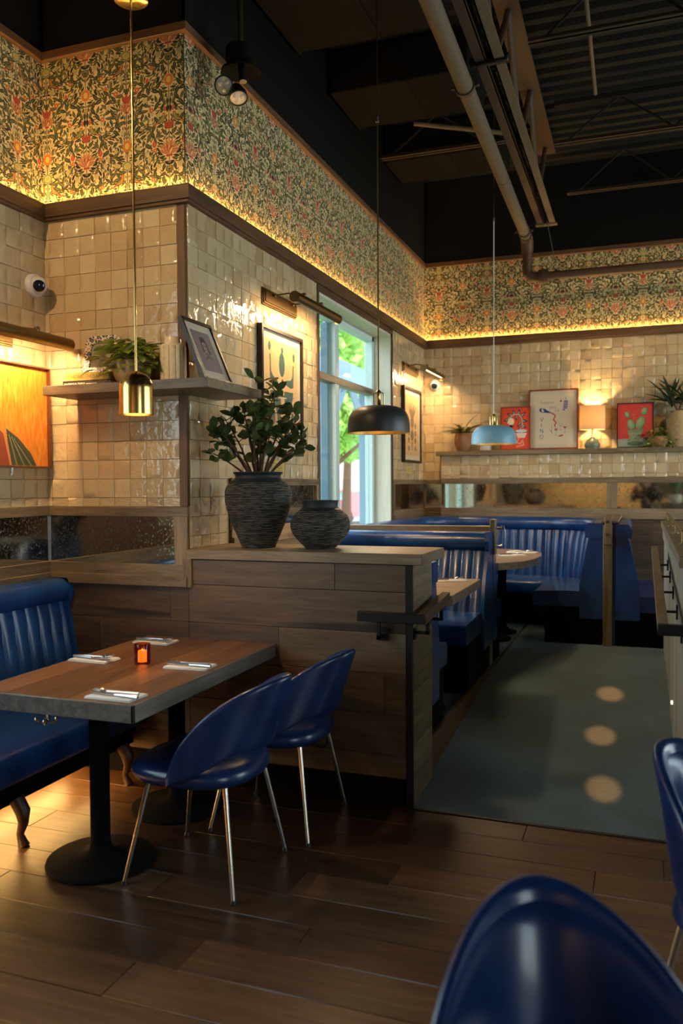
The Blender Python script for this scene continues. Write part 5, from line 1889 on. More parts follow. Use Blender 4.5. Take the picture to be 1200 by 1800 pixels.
for tx, ty, tz in targets:
    end = Vector((VX + tx, VY + ty, CAPZ + 0.40 + tz))
    st = Vector((VX + tx * 0.12, VY + ty * 0.12, CAPZ + 0.34))
    mid = st.lerp(end, 0.5) + Vector((-tx * 0.15, 0, 0.02))
    pts = []
    for k in range(9):
        t = k / 8
        pts.append(st * (1 - t) ** 2 + mid * 2 * t * (1 - t) + end * t * t + Vector((rs.uniform(-.004, .004), rs.uniform(-.004, .004), 0)))
    MB().tube(pts, [0.0075 - 0.0052 * k / 8 for k in range(9)], 7).build('branch', MAT['bark'], sb)
    for side in range(4):
        k0 = rs.randint(5, 8)
        p0 = pts[k0]
        d = (Vector((rs.uniform(-1, 1), rs.uniform(-1, 1), rs.uniform(-0.2, 0.9)))).normalized()
        tw = [p0, p0 + d * 0.035, p0 + d * 0.06 + Vector((0, 0, 0.012))]
        MB().tube(tw, [0.003, 0.0022, 0.0015], 5).build('twig', MAT['bark'], sb)
        for q in (tw[1], tw[2], tw[2]):
            if nleaf >= 290: break
            put_leaf(sb, 'shrub', q, d + Vector((rs.uniform(-.9, .9), rs.uniform(-.9, .9), rs.uniform(-.5, .7))), rs.uniform(-1.3, 1.3), rs.uniform(0.8, 1.15)); nleaf += 1
    for k in (5, 6, 7, 8, 8):
        if nleaf >= 290: break
        put_leaf(sb, 'shrub', pts[k], Vector((rs.uniform(-1, 1), rs.uniform(-1, 1), rs.uniform(-.3, .8))), rs.uniform(-1.3, 1.3), rs.uniform(0.85, 1.2)); nleaf += 1

# potted pothos on the corner shelf
def bowl(name, label, x, y, z, prof, mat, cat='pot', soil=True):
    t = thing(name, label, cat, (x, y, z))
    MB().lathe([(0, 0)] + prof + [(prof[-1][0] - 0.008, prof[-1][1]), (prof[-1][0] - 0.010, prof[-1][1] - 0.02), (0, prof[-1][1] - 0.022)], (x, y, z), 36).build('pot', MAT[mat], t, smooth=60)
    return t
po = bowl('potted_plant', 'bushy variegated pothos in a tan bowl behind the brass pendant', -2.445, 3.63, SZ1, spline([(0.06, 0.0), (0.085, 0.03), (0.10, 0.075), (0.105, 0.11), (0.104, 0.118)]), 'tan_stone', 'plant')
rp = random.Random(4)
for k in range(170):
    a = rp.uniform(0, 2 * PI); r = abs(rp.gauss(0.07, 0.05)); h = rp.uniform(0.10, 0.235) - r * 0.3
    if math.cos(a) < 0: r *= 1.1
    p = Vector((-2.435 + r * math.cos(a), 3.61 + r * math.sin(a) * 0.75, SZ1 + h))
    p.y = min(p.y, YJ - 0.075)
    put_leaf(po, 'pothos', p, (math.cos(a) * 1.0, math.sin(a) - 0.45, rp.uniform(-0.5, 0.4)), rp.uniform(-.5, .5), rp.uniform(0.75, 1.05))
for k in range(9):
    a = rp.uniform(0, 2 * PI)
    MB().tube([(-2.445, 3.63, SZ1 + 0.09), (-2.445 + 0.06 * math.cos(a), 3.62 + 0.05 * math.sin(a), SZ1 + 0.17), (-2.445 + 0.13 * math.cos(a), 3.61 + 0.08 * math.sin(a), SZ1 + 0.16)], 0.0025, 5).build('stem', MAT['leaf_pothos'], po)
# ribbed lidded jar
jr = thing('jar', 'cream ribbed ceramic jar with a lid on the corner shelf', 'jar', (-2.225, 3.66, SZ1))
m = MB(); nn = 12
pr = []
for k in range(nn):
    a = 2 * PI * k / nn
    for da, r in ((-0.21, 0.064), (-0.02, 0.066), (0.19, 0.064), (0.235, 0.059)):
        pr.append((r * math.cos(a + da), r * math.sin(a + da)))
m.prism(pr, 0.0, 0.185, lambda a, b, d: (-2.225 + a, 3.66 + b, SZ1 + d))
m.build('body', MAT['cream_ceramic'], jr, smooth=20)
MB().lathe([(0.061, 0.185), (0.055, 0.196), (0.042, 0.199), (0.042, 0.228), (0.038, 0.234), (0, 0.235)], (-2.225, 3.66, SZ1), 28).build('lid', MAT['cream_ceramic'], jr)

# back-shelf plants
fp = bowl('potted_plant', 'fern in a brown pot at the left end of the back shelf', -1.755, 8.585, BZ, spline([(0.06, 0.0), (0.088, 0.06), (0.094, 0.12), (0.082, 0.175), (0.076, 0.185)]), 'terracotta', 'plant')
rp = random.Random(9)
for k in range(40):
    a = rp.uniform(0, 2 * PI)
    put_leaf(fp, 'fern', (-1.755 + 0.03 * math.cos(a), 8.585 + 0.02 * math.sin(a), BZ + 0.18), (math.cos(a), math.sin(a) * 0.6 - 0.2, rp.uniform(0.35, 1.6)), rp.uniform(-.4, .4), rp.uniform(0.8, 1.2))
cj = thing('jar', 'squat pale jar beside the fern on the back shelf', 'jar', (-1.52, 8.58, BZ))
MB().lathe([(0, 0), (0.055, 0), (0.058, 0.008), (0.058, 0.05), (0.054, 0.056), (0.050, 0.052), (0.05, 0.012), (0, 0.01)], (-1.52, 8.58, BZ), 30).build('body', MAT['white_ceramic'], cj)
MB().lathe([(0, 0.013), (0.049, 0.013), (0.049, 0.042), (0, 0.042)], (-1.52, 8.58, BZ), 24).build('wax', MAT['candle_wax'], cj)
tp = bowl('potted_plant', 'trailing green plant in a brown bowl right of the cactus picture', 0.145, 8.56, BZ, spline([(0.06, 0.0), (0.085, 0.03), (0.095, 0.07), (0.09, 0.10), (0.087, 0.105)]), 'terracotta', 'plant')
rp = random.Random(12)
for k in range(120):
    a = rp.uniform(0, 2 * PI); r = abs(rp.gauss(0.09, 0.05)); h = rp.uniform(0.02, 0.19)
    if math.cos(a) < 0: r *= 1.25
    p = Vector((0.14 + r * math.cos(a), 8.535 + r * math.sin(a) * 0.55, BZ + max(0.02, h - r * 0.25)))
    p.y = min(p.y, YB - 0.07)
    put_leaf(tp, 'trail', p, (math.cos(a), math.sin(a) - 0.5, rp.uniform(-0.6, 0.5)), rp.uniform(-.5, .5), rp.uniform(0.7, 1.0))
yp = bowl('potted_plant', 'spiky yucca in a tall tan pot at the right end of the back shelf', 0.325, 8.58, BZ, spline([(0.07, 0.0), (0.095, 0.06), (0.105, 0.16), (0.10, 0.25), (0.08, 0.31), (0.072, 0.33), (0.078, 0.345)]), 'tan_stone', 'plant')
for cx, hh in ((-0.06, 0.16), (0.05, 0.20), (0.12, 0.1)):
    MB().tube([(0.325, 8.58, BZ + 0.32), (0.325 + cx * 0.6, 8.58, BZ + 0.32 + hh * 0.6), (0.325 + cx, 8.58, BZ + 0.34 + hh)], 0.012, 8).build('stem', MAT['bark'], yp)
    for k in range(20):
        a = rp.uniform(0, 2 * PI)
        put_leaf(yp, 'yucca', (0.325 + cx, 8.58, BZ + 0.30 + hh * (0.4 + 0.6 * rp.random())), (math.cos(a), math.sin(a) * 0.35 - 0.15, rp.uniform(0.1, 2.2)), rp.uniform(-.5, .5), rp.uniform(0.7, 1.0))
# snake plant on the counter (seen in the back mirror)
sp = bowl('potted_plant', 'snake plant in a white pot standing on the host counter top', 0.46, 4.0, 1.24, [(0.07, 0.0), (0.085, 0.02), (0.09, 0.12), (0.092, 0.13)], 'white_ceramic', 'plant')
for k in range(11):
    a = rp.uniform(0, 2 * PI)
    put_leaf(sp, 'snake', (0.46 + 0.03 * math.cos(a), 4.0 + 0.03 * math.sin(a), 1.34), (math.cos(a) * 0.25, math.sin(a) * 0.25, 1), rp.uniform(-1.5, 1.5), rp.uniform(0.7, 1.05))

# ------------------------------------------------------------------ picture lamps
def picture_lamp(label, wall_pt, y0, y1, tube_c, tube_r, ty0, ty1, ph, stem_dz, turn=0):
    """on a wall facing +X; base plate y0..y1 on the wall, half-tube hood over ty0..ty1"""
    px, pz = wall_pt
    cx, cz = tube_c
    t = thing('picture_lamp', label, 'picture lamp', (px, (y0 + y1) / 2, pz), 'brass picture lamps')
    MB().box((px + 0.011, y0, pz - ph / 2), (px + 0.02, y1, pz + ph / 2), 0.002).box((px + 0.02, y0 + 0.008, pz - ph / 2 + 0.008), (px + 0.03, y1 - 0.008, pz + ph / 2 - 0.008), 0.002).box((px + 0.03, y0 + 0.018, pz - ph / 2 + 0.018), (px + 0.036, y1 - 0.018, pz + ph / 2 - 0.018), 0.002).build('back_plate', MAT['bronze'], t)
    # hood: tube open towards the wall below
    n = 22
    vs = []; fs = []
    for yy in (ty0, ty1):
        for rr in (tube_r, tube_r - 0.004):
            for k in range(n + 1):
                a = math.radians(-32 - turn) + math.radians(222) * k / n
                vs.append((cx + rr * math.cos(a), yy, cz + rr * math.sin(a)))
    m1 = n + 1
    for k in range(n):
        fs.append((k, k + 1, 2 * m1 + k + 1, 2 * m1 + k))
        fs.append((m1 + k, 3 * m1 + k, 3 * m1 + k + 1, m1 + k + 1))
    for b in (0, 2 * m1):
        for k in range(n):
            fs.append((b + k, b + m1 + k, b + m1 + k + 1, b + k + 1))
    fs.append((0, 2 * m1, 3 * m1, m1)); fs.append((n, m1 + n, 3 * m1 + n, 2 * m1 + n))
    MB().add(vs, fs).build('hood', MAT['bronze'], t, smooth=50)
    for yy in (ty0 + 0.001, ty1 - 0.004):
        m = MB().prism([(cx + tube_r * math.cos(2 * PI * k / 24), cz + tube_r * math.sin(2 * PI * k / 24)) for k in range(24)], yy, yy + 0.003, lambda a, b, d: (a, d, b))
        m.build('end_cap', MAT['bronze'], t)
    MB().tube([(cx, ty0 + 0.03, cz - 0.004), (cx, ty1 - 0.03, cz - 0.004)], 0.008, 10).build('bulb', MAT['bulb_glow'], t)
    for yy in (y0 + (y1 - y0) * 0.24, y0 + (y1 - y0) * 0.80):
        MB().tube([(px + 0.03, yy, pz + stem_dz), (px + (cx - px) * 0.55, yy + 0.02, pz + stem_dz + 0.012), (cx - 0.004, yy + 0.06, cz + tube_r + 0.012)], 0.005, 8).lathe([(0, -0.016), (0.012, -0.012), (0.015, 0), (0.012, 0.012), (0, 0.016)], (cx - 0.004, yy + 0.06, cz + tube_r + 0.008), 14).lathe([(0, -0.012), (0.011, -0.008), (0.013, 0), (0.011, 0.008), (0, 0.012)], (px + 0.045, yy, pz + stem_dz), 12).build('arm', MAT['bronze'], t)
    lamp_light('lamp_light', 'AREA', (cx - 0.012, (ty0 + ty1) / 2, cz - 0.022), W_PICTURE, WARM2, t, aim=(px - 0.06, (ty0 + ty1) / 2, pz - 0.62), shape='RECTANGLE', size=ty1 - ty0 - 0.06, size_y=0.03).rotation_euler = (Vector((px - 0.06, 0, pz - 0.62)) - Vector((cx - 0.012, 0, cz - 0.022))).to_track_quat('-Z', 'Y').to_euler()
    return t
picture_lamp('brass picture lamp above the green figure print', (XW, 2.705), 4.64, 5.16, (-1.985, 2.685), 0.034, 4.66, 5.42, 0.105, 0.02, 44)
picture_lamp('picture lamp in the far corner above the fan plant print', (XW, 2.69), 7.80, 8.36, (-1.985, 2.665), 0.034, 7.82, 8.60, 0.10, 0.02)
picture_lamp('brass picture lamp above the orange painting on the left wall', (XL, 2.315), 2.95, 3.49, (-2.875, 2.295), 0.034, 2.93, 3.69, 0.10, 0.02, 44)

# ------------------------------------------------------------------ pendants
bp = thing('pendant_lamp', 'small brass cylinder pendant on a long thin rod above the large table', 'pendant lamp', (-2.07, 3.1, 1.85))
c = (-2.07, 3.1, 0)
dome = [(0.074, 1.852)] + [(0.074, 1.965)] + [(0.074 * math.cos(a), 1.965 + 0.074 * math.sin(a)) for a in [PI / 2 * k / 12 for k in range(1, 12)]] + [(0.006, 2.040)]
MB().lathe(dome + [(0.004, 2.036)] + [(r - 0.004, z - 0.003 if z > 1.96 else z) for r, z in dome[::-1][1:]] + [(0.074, 1.852)], c, 48).build('shade', MAT['brass'], bp, smooth=50)
MB().tube([(-2.07, 3.1, 2.03), (-2.07, 3.1, 3.62)], 0.0052, 10).build('rod', MAT['brass'], bp)
MB().lathe([(0.0, 3.615), (0.066, 3.617), (0.072, 3.622), (0.072, 3.65), (0.0, 3.652)], c, 40).build('canopy', MAT['brass'], bp)
MB().tube([(-2.07, 3.1, 3.65), (-2.07, 3.1, 4.418)], 0.012, 10).build('stem', MAT['black_metal'], bp)
MB().lathe([(0.0, 1.868), (0.05, 1.868), (0.05, 1.874), (0.0, 1.874)], c, 28).build('diffuser', MAT['bulb_glow'], bp)
lamp_light('pendant_light', 'SPOT', (-2.07, 3.1, 1.862), W_BRASS, WARM2, bp, rot=(0, 0, 0), spot_size=math.radians(125), spot_blend=0.7, shadow_soft_size=0.045)
def dome_pendant(label, x, y, zb, R, H, mat, rod_mat, z_joint, z_ceil):
    t = thing('pendant_lamp', label, 'pendant lamp', (x, y, zb), 'dome pendants over the booth tables')
    c = (x, y, 0)
    pr = [(R, zb), (R, zb + 0.035), (R * 0.985, zb + H * 0.42), (R * 0.94, zb + H * 0.62), (R * 0.84, zb + H * 0.80), (R * 0.66, zb + H * 0.92), (R * 0.4, zb + H * 0.985), (R * 0.12, zb + H), (0.0, zb + H)]
    pr = spline(pr)
    MB().lathe(pr, c, 56).build('shade', MAT[mat], t, smooth=80)
    MB().lathe([(r * 0.985, z - 0.003) if i else (R - 0.001, zb) for i, (r, z) in enumerate(pr)], c, 56).build('inner_shade', MAT['gold_inner'], t, smooth=80)
    zt = zb + H
    MB().lathe([(0.0, zt - 0.002), (0.02, zt), (0.014, zt + 0.008), (0.013, zt + 0.075), (0.018, zt + 0.082), (0.006, zt + 0.095), (0, zt + 0.095)], c, 20).build('neck', MAT['brass'], t)
    MB().tube([(x - 0.03, y, zt + 0.0), (x - 0.032, y, zt + 0.07), (x, y, zt + 0.088), (x + 0.032, y, zt + 0.07), (x + 0.03, y, zt + 0.0)], 0.0035, 8).build('bracket', MAT['brass'], t)
    MB().tube([(x, y, zt + 0.09), (x, y, z_joint)], 0.005, 8).build('rod', MAT[rod_mat], t)
    MB().tube([(x, y, z_joint - 0.015), (x, y, z_joint + 0.02)], 0.0085, 10).build('coupler', MAT['steel'], t)
    MB().tube([(x, y, z_joint), (x, y, z_ceil)], 0.004, 8).build('upper_rod', MAT['bronze'], t)
    MB().lathe([(0, zb + 0.05), (0.028, zb + 0.06), (0.036, zb + 0.085), (0.024, zb + 0.115), (0, zb + 0.12)], c, 18).build('bulb', MAT['bulb_glow'], t)
    lamp_light('pendant_light', 'SPOT', (x, y, zb + 0.045), W_PENDANT, WARM2, t, rot=(0, 0, 0), spot_size=math.radians(140), spot_blend=0.5, shadow_soft_size=0.04)
    return t
dome_pendant('dark grey dome pendant with gold lining over the near booth', -1.498, 4.8, 1.853, 0.188, 0.165, 'shade_dark', 'bronze', 3.72, 4.418)
dome_pendant('pale blue dome pendant over the far round-ended table', -1.173, 7.0, 1.874, 0.186, 0.16, 'shade_blue', 'white_plastic', 3.74, ZC)

# ------------------------------------------------------------------ cameras, plaques, emergency light
def dome_camera(label, pos, axis, look):
    t = thing('security_camera', label, 'camera', pos, 'white dome security cameras')
    p = Vector(pos); ax = Vector(axis)
    q = ax.to_track_quat('Z', 'Y')
    def lat(prof, mat, name, quat, off):
        m = MB().lathe(prof, (0, 0, 0), 32)
        m.v = [quat @ v + p + off for v in m.v]
        m.build(name, MAT[mat], t, smooth=50)
    lat([(0, 0), (0.062, 0), (0.064, 0.006), (0.060, 0.028), (0.050, 0.034), (0, 0.034)], 'white_plastic', 'housing', q, Vector())
    q2 = Vector(look).to_track_quat('Z', 'Y')
    off = ax * 0.036
    lat([(0.048 * math.cos(a), 0.048 * math.sin(a)) for a in [-PI / 2 + (PI * 0.78) * k / 14 for k in range(15)]], 'white_plastic', 'ball', q2, off)
    lat([(0.030, 0.037), (0.031, 0.040), (0.024, 0.044), (0.0, 0.046)], 'lens_black', 'lens', q2, off)
dome_camera('white dome camera on the left tiled wall under the ledge', (XL + 0.008, 3.66, 2.62), (1, 0, 0), (1, -0.9, -0.35))
dome_camera('small white dome camera in the far corner near the picture lamp', (-2.085, YB - 0.008, 2.60), (0, -1, 0), (0.3, -1, -0.4))
def plaque(label, y0, y1, z0, z1):
    t = thing('wall_plaque', label, 'plaque', (XW + 0.01, (y0 + y1) / 2, z0), 'small yellow plaques under the prints')
    MB().box((XW + 0.009, y0, z0), (XW + 0.016, y1, z1), 0.001).build('card', MAT['book_yellow'], t)
    for k in range(4):
        z = z1 - (z1 - z0) * (0.25 + 0.17 * k)
        MB().box((XW + 0.016, y0 + 0.02, z - 0.003), (XW + 0.0165, y1 - 0.02, z)).build('printed_line', MAT['book_black'], t)
plaque('small yellow plaque on the tiles under the green figure print', 4.80, 4.95, 1.62, 1.70)
plaque('small yellow plaque on the tiles under the fan plant print', 7.95, 8.12, 1.655, 1.72)

# ------------------------------------------------------------------ under the ceiling: ducts, joists, pipe, girder, spot fixture
def duct(label, x0, x1, y0, y1, z0, z1):
    t = thing('duct', label, 'duct', ((x0 + x1) / 2, (y0 + y1) / 2, z0))
    MB().box((x0, y0, z0), (x1, y1, z1), 0.01).build('casing', MAT['duct_paint'], t)
    for x in np.arange(x0 + 0.02, x1, 0.55):
        MB().box((x, y0 - 0.006, z0 - 0.006), (x + 0.025, y1 + 0.006, z1), 0.002).build('seam_flange', MAT['duct_paint'], t)
duct('black ceiling duct nearest the viewer, left of the pipe', XW + 0.02, -1.15, 2.3, 5.2, 4.42, 4.72)
duct('black ceiling duct in the middle, left of the pipe', XW + 0.02, -1.15, 5.8, 6.45, 4.42, 4.72)
duct('black ceiling duct farthest from the viewer, near the back wall', XW + 0.02, -1.15, 7.2, 7.75, 4.42, 4.72)
def joist(label, y, x0, x1, z0=4.36):
    t = thing('joist', label, 'joist', ((x0 + x1) / 2, y, z0), 'open web ceiling joists')
    MB().box((x0, y - 0.035, z0), (x1, y - 0.004, z0 + 0.006)).box((x0, y - 0.010, z0), (x1, y - 0.004, z0 + 0.035)).box((x0, y + 0.004, z0), (x1, y + 0.035, z0 + 0.006)).box((x0, y + 0.004, z0), (x1, y + 0.010, z0 + 0.035)).build('bottom_chord', MAT['chord_paint'], t)
    MB().box((x0, y - 0.04, ZC - 0.035), (x1, y + 0.04, ZC - 0.004)).build('top_chord', MAT['ceiling_paint'], t)
    x = x0 + 0.1; up = True
    while x + 0.42 < x1:
        a, b = (z0 + 0.02, ZC - 0.02) if up else (ZC - 0.02, z0 + 0.02)
        MB().tube([(x, y, a), (x + 0.42, y, b)], 0.010, 8).build('web_bar', MAT['ceiling_paint'], t)
        x += 0.42; up = not up
joist('ceiling joist farthest away, just before the back wall', 8.45, -0.70, 4.4)
joist('ceiling joist left of the pipe, above the far round table', 7.08, XW + 0.02, -0.99, 4.40)
joist('ceiling joist right of the girder, above the far booths', 7.30, -0.71, 4.4, 4.40)
joist('ceiling joist right of the girder, above the ramp', 5.5, -0.70, 4.4)
pp = thing('sprinkler_pipe', 'thick brown sprinkler pipe under the ceiling turning along the back wall', 'pipe', (-1.03, 5, 3.95))
ya, yb = 1.5, 8.20
xp = lambda y: -0.93 - 0.0165 * y
zp = lambda y: 3.93
MB().tube([(xp(ya), ya, 3.93), (xp(yb), yb, 3.93)], 0.05, 24).build('main_run', MAT['pipe_paint'], pp)
for y in (5.02, 8.05):
    MB().tube([(xp(y), y - 0.018, 3.93), (xp(y), y + 0.018, 3.93)], 0.060, 24).box((xp(y) - 0.085, y - 0.012, 3.922), (xp(y) - 0.055, y + 0.012, 3.938), 0.003).box((xp(y) + 0.055, y - 0.012, 3.922), (xp(y) + 0.085, y + 0.012, 3.938), 0.003).build('clamp', MAT['girder_paint'], pp)
for y in (6.6,):
    MB().tube([(xp(y), y - 0.002, 3.93), (xp(y), y + 0.002, 3.93)], 0.0515, 24).build('joint_line', MAT['matte_black'], pp)
ex = xp(yb)
MB().tube([(ex, yb - 0.03, 3.93), (ex, yb + 0.06, 3.92), (ex, yb + 0.105, 3.87), (ex, yb + 0.11, 3.80)], [0.058, 0.06, 0.06, 0.056], 20).build('elbow', MAT['girder_paint'], pp)
MB().tube([(ex, yb + 0.11, 3.83), (ex, yb + 0.11, 3.62)], 0.046, 20).tube([(ex, yb + 0.11, 3.72), (ex, yb + 0.11, 3.69)], 0.058, 20).build('drop', MAT['girder_paint'], pp)
MB().tube([(ex, yb + 0.11, 3.66), (ex + 0.004, yb + 0.11, 3.60), (ex + 0.04, yb + 0.11, 3.562), (ex + 0.12, yb + 0.11, 3.555)], 0.05, 20).build('elbow', MAT['girder_paint'], pp)
MB().tube([(ex + 0.11, yb + 0.11, 3.555), (ex + 0.20, yb + 0.11, 3.555)], 0.066, 22).tube([(ex + 0.145, yb + 0.11, 3.555), (ex + 0.165, yb + 0.11, 3.555)], 0.075, 22).build('coupling', MAT['girder_paint'], pp)
MB().tube([(ex + 0.18, yb + 0.11, 3.555), (4.4, yb + 0.11, 3.555)], 0.042, 20).build('wall_run', MAT['girder_paint'], pp)
MB().tube([(ex + 0.28, yb + 0.11, 3.6), (ex + 0.2, yb - 0.06, 4.05)], 0.004, 6).tube([(ex + 0.28, yb + 0.10, 3.555), (ex + 0.28, yb + 0.122, 3.555)], 0.05, 18).build('hanger', MAT['black_metal'], pp)
gd = thing('girder', 'brown double-angle steel girder beside the sprinkler pipe', 'girder', (-0.85, 5, 4.05))
gz = 4.03
xg = lambda y: -0.825 - 0.006 * y
g0, g1 = 1.5, 8.25
def gbar(dx0, dx1, z0, z1):
    vs = []
    for y in (g0, g1):
        vs += [(xg(y) + dx0, y, z0), (xg(y) + dx1, y, z0), (xg(y) + dx1, y, z1), (xg(y) + dx0, y, z1)]
    return vs, [(0, 1, 2, 3), (4, 7, 6, 5), (0, 4, 5, 1), (1, 5, 6, 2), (2, 6, 7, 3), (3, 7, 4, 0)]
MB().add(*gbar(-0.085, -0.02, gz, gz + 0.008)).add(*gbar(-0.028, -0.02, gz, gz + 0.09)).build('bottom_angle', MAT['girder_paint'], gd, smooth=20)
MB().add(*gbar(0.02, 0.085, gz, gz + 0.008)).add(*gbar(0.02, 0.028, gz, gz + 0.09)).build('bottom_angle', MAT['pipe_paint'], gd, smooth=20)
MB().add(*gbar(-0.08, 0.08, ZC - 0.05, ZC - 0.03)).build('top_chord', MAT['girder_paint'], gd, smooth=20)
y = g0; up = True
while y < g1 - 0.5:
    a, b = (gz + 0.03, ZC - 0.04) if up else (ZC - 0.04, gz + 0.03)
    MB().tube([(xg(y), y, a), (xg(y + 0.6), y + 0.6, b)], 0.022, 8).build('web_member', MAT['girder_paint'], gd)
    y += 0.6; up = not up
MB().box((xg(g1) - 0.10, g1 - 0.06, gz - 0.012), (xg(g1) + 0.10, g1 + 0.01, gz)).build('bearing_plate', MAT['pipe_paint'], gd)
for y in (7.0, 5.0):
    MB().box((xg(y) - 0.12, y - 0.05, gz - 0.02), (xg(y) + 0.11, y - 0.01, gz + 0.03), 0.006).build('hanger_strap', MAT['black_metal'], gd) if y < 6 else None
# conduits on the deck
def conduit(label, pts, r, mat='pipe_paint'):
    o = MB().tube(pts, r, 10).build('conduit', MAT[mat], at=pts[0]); tag(o, label, 'conduit', 'thin conduits under the ceiling deck')
conduit('thin conduit crossing the deck ribs, left one', [(-0.33, 3.6, 4.6), (-0.36, 6.9, 4.6)], 0.014)
conduit('thin conduit crossing the deck ribs, right one', [(0.02, 3.6, 4.6), (-0.02, 5.6, 4.6)], 0.016)
conduit('horizontal pipe passing over the girder at the top edge', [(-1.0, 4.62, 4.35), (1.6, 4.66, 4.30)], 0.022)
conduit('slanting brace rod between duct and girder', [(-1.75, 6.6, 4.46), (-0.9, 6.85, 4.34)], 0.018)
# spot fixture hanging left of centre
sf = thing('ceiling_spotlight', 'hanging black spot fixture with two round lamp heads, unlit', 'spotlight', (-2.0, 4.0, 3.79))
c = (-2.0, 4.0, 0)
MB().tube([(-2.0, 4.0, 3.83), (-2.0, 4.0, 4.418)], 0.014, 12).build('drop_rod', MAT['bronze'], sf)
MB().lathe([(0.0, 3.845), (0.074, 3.845), (0.078, 3.84), (0.078, 3.775), (0.07, 3.77), (0, 3.77)], c, 36).build('junction_box', MAT['duct_paint'], sf)
MB().lathe([(0.105, 3.715), (0.103, 3.728), (0.062, 3.762), (0.03, 3.775), (0.0, 3.775), (0.0, 3.77), (0.03, 3.768), (0.06, 3.755), (0.1, 3.718), (0.105, 3.715)], c, 36).build('skirt', MAT['duct_paint'], sf)
MB().tube([(-2.0, 4.0, 3.77), (-1.985, 3.99, 3.70), (-1.98, 3.985, 3.66)], 0.02, 12).build('swivel', MAT['black_metal'], sf)
def spot_head(pos, d, R=0.05, L=0.085):
    q = Vector(d).to_track_quat('Z', 'Y'); p = Vector(pos)
    m = MB().lathe([(0, -L), (R * 0.6, -L * 0.95), (R * 0.95, -L * 0.4), (R, 0), (R * 0.9, 0.002), (R * 0.86, -0.006)], (0, 0, 0), 30)
    m.v = [q @ v + p for v in m.v]
    h = m.build('lamp_head', MAT['black_metal'], sf, smooth=60)
    m = MB().lathe([(0, 0.0), (R * 0.86, -0.006)], (0, 0, 0), 30)
    for k in range(3):
        a = 2 * PI * k / 3 + 0.6
        m.lathe([(R * 0.3, -0.004), (R * 0.2, 0.004), (0, 0.006)], (R * 0.42 * math.cos(a), R * 0.42 * math.sin(a), 0), 14)
    m.v = [q @ v + p for v in m.v]
    m.build('lens', MAT['white_ceramic'], h, smooth=60)
spot_head((-2.065, 3.93, 3.632), (0.34, -0.9, -0.25))
spot_head((-1.99, 3.95, 3.56), (0.35, -0.35, -0.95), 0.05)
# ------------------------------------------------------------------ spots over the aisle and the front tables
def ceiling_spot(label, x, y, z, aim, energy, size, blend=0.25, color=WARM2):
    t = thing('ceiling_spotlight', label, 'spotlight', (x, y, z), 'lit ceiling spots over the room')
    d = (Vector(aim) - Vector((x, y, z))).normalized()
    q = (-d).to_track_quat('Z', 'Y')
    m = MB().lathe([(0.045, 0.0), (0.048, 0.03), (0.04, 0.11), (0, 0.115)], (0, 0, 0), 24)
    m.v = [q @ v + Vector((x, y, z)) for v in m.v]
    m.build('lamp_head', MAT['black_metal'], t, smooth=60)
    MB().tube([(x, y, z + 0.1), (x, y, ZC)], 0.01, 8).build('drop_rod', MAT['black_metal'], t)
    lamp_light('spot_light', 'SPOT', Vector((x, y, z)) + d * 0.01, energy, color, t, aim=None, spot_size=math.radians(size), spot_blend=blend, shadow_soft_size=0.02).rotation_euler = d.to_track_quat('-Z', 'Y').to_euler()
for k, (ax, ay, az) in enumerate(((-0.189, 5.679, 0.156), (-0.216, 4.928, 0.094), (-0.171, 4.224, 0.037))):
    ceiling_spot('small ceiling spot lighting the ramp carpet, %s' % ('far one', 'middle one', 'near one')[k], 0.30, ay - 7.4, 4.2, (ax, ay, az), 3300, 1.25, 0.5, (1.0, 0.42, 0.13))
ceiling_spot('ceiling spot washing warm light over the foot of the ramp', 0.4, 3.0, 4.3, (-0.62, 4.7, 0.05), W_SPOT * 0.4, 13, 0.9)
ceiling_spot('ceiling spot casting a warm ring on the floorboards by the chairs', -0.2, 0.8, 4.3, (-1.3, 2.3, 0.0), W_SPOT * 0.3, 12, 0.9)
ceiling_spot('ceiling spot lighting the boards in the foreground', 0.6, -0.6, 4.3, (-1.3, 1.3, 0.0), W_SPOT * 0.12, 22, 0.9)
ceiling_spot('added unseen spot washing the tiled corner wall', -2.8, 0.9, 4.2, (-2.6, 3.77, 2.7), W_SPOT * 1.4, 42, 0.9)  # added for warm light; placed so the pendant's shadow misses this wall
ceiling_spot('added unseen spot washing the back wall tiles', 1.9, 6.0, 4.25, (-0.6, 8.7, 2.4), W_SPOT * 1.0, 60, 0.9)  # added to brighten the tiles, its head kept outside the frame

# ------------------------------------------------------------------ outside the windows
gnd = MB().box((-90, -40, -0.5), (XL - 0.26, 110, -0.16)).build('ground', MAT['asphalt']); structure(gnd)
lw = MB().box((-24, 15, -0.16), (-5.9, 27, -0.12)).build('lawn', MAT['lawn']); structure(lw)
lw = MB().box((-5.6, -8, -0.16), (XL - 0.26, 16, -0.12)).build('lawn', MAT['lawn']); structure(lw)
pg = thing('pergola', 'blue-grey pergola posts and beams outside the tall window', 'pergola', (-3.9, 10, -0.12))
for y in (8.2, 9.95, 11.55, 13.2):
    MB().box((-3.88, y - 0.09, -0.13), (-3.70, y + 0.09, 3.0), 0.006).build('post', MAT['pergola'], pg)
    for s in (-1, 1):
        m = MB().tube([(-3.79, y + s * 0.06, 2.30), (-3.79, y + s * 0.72, 2.93)], 0.055, 4); m.build('brace', MAT['pergola'], pg)
MB().box((-3.89, 6.0, 2.90), (-3.69, 15.0, 3.17), 0.006).build('beam', MAT['pergola'], pg)
rt = np.random.default_rng(3)
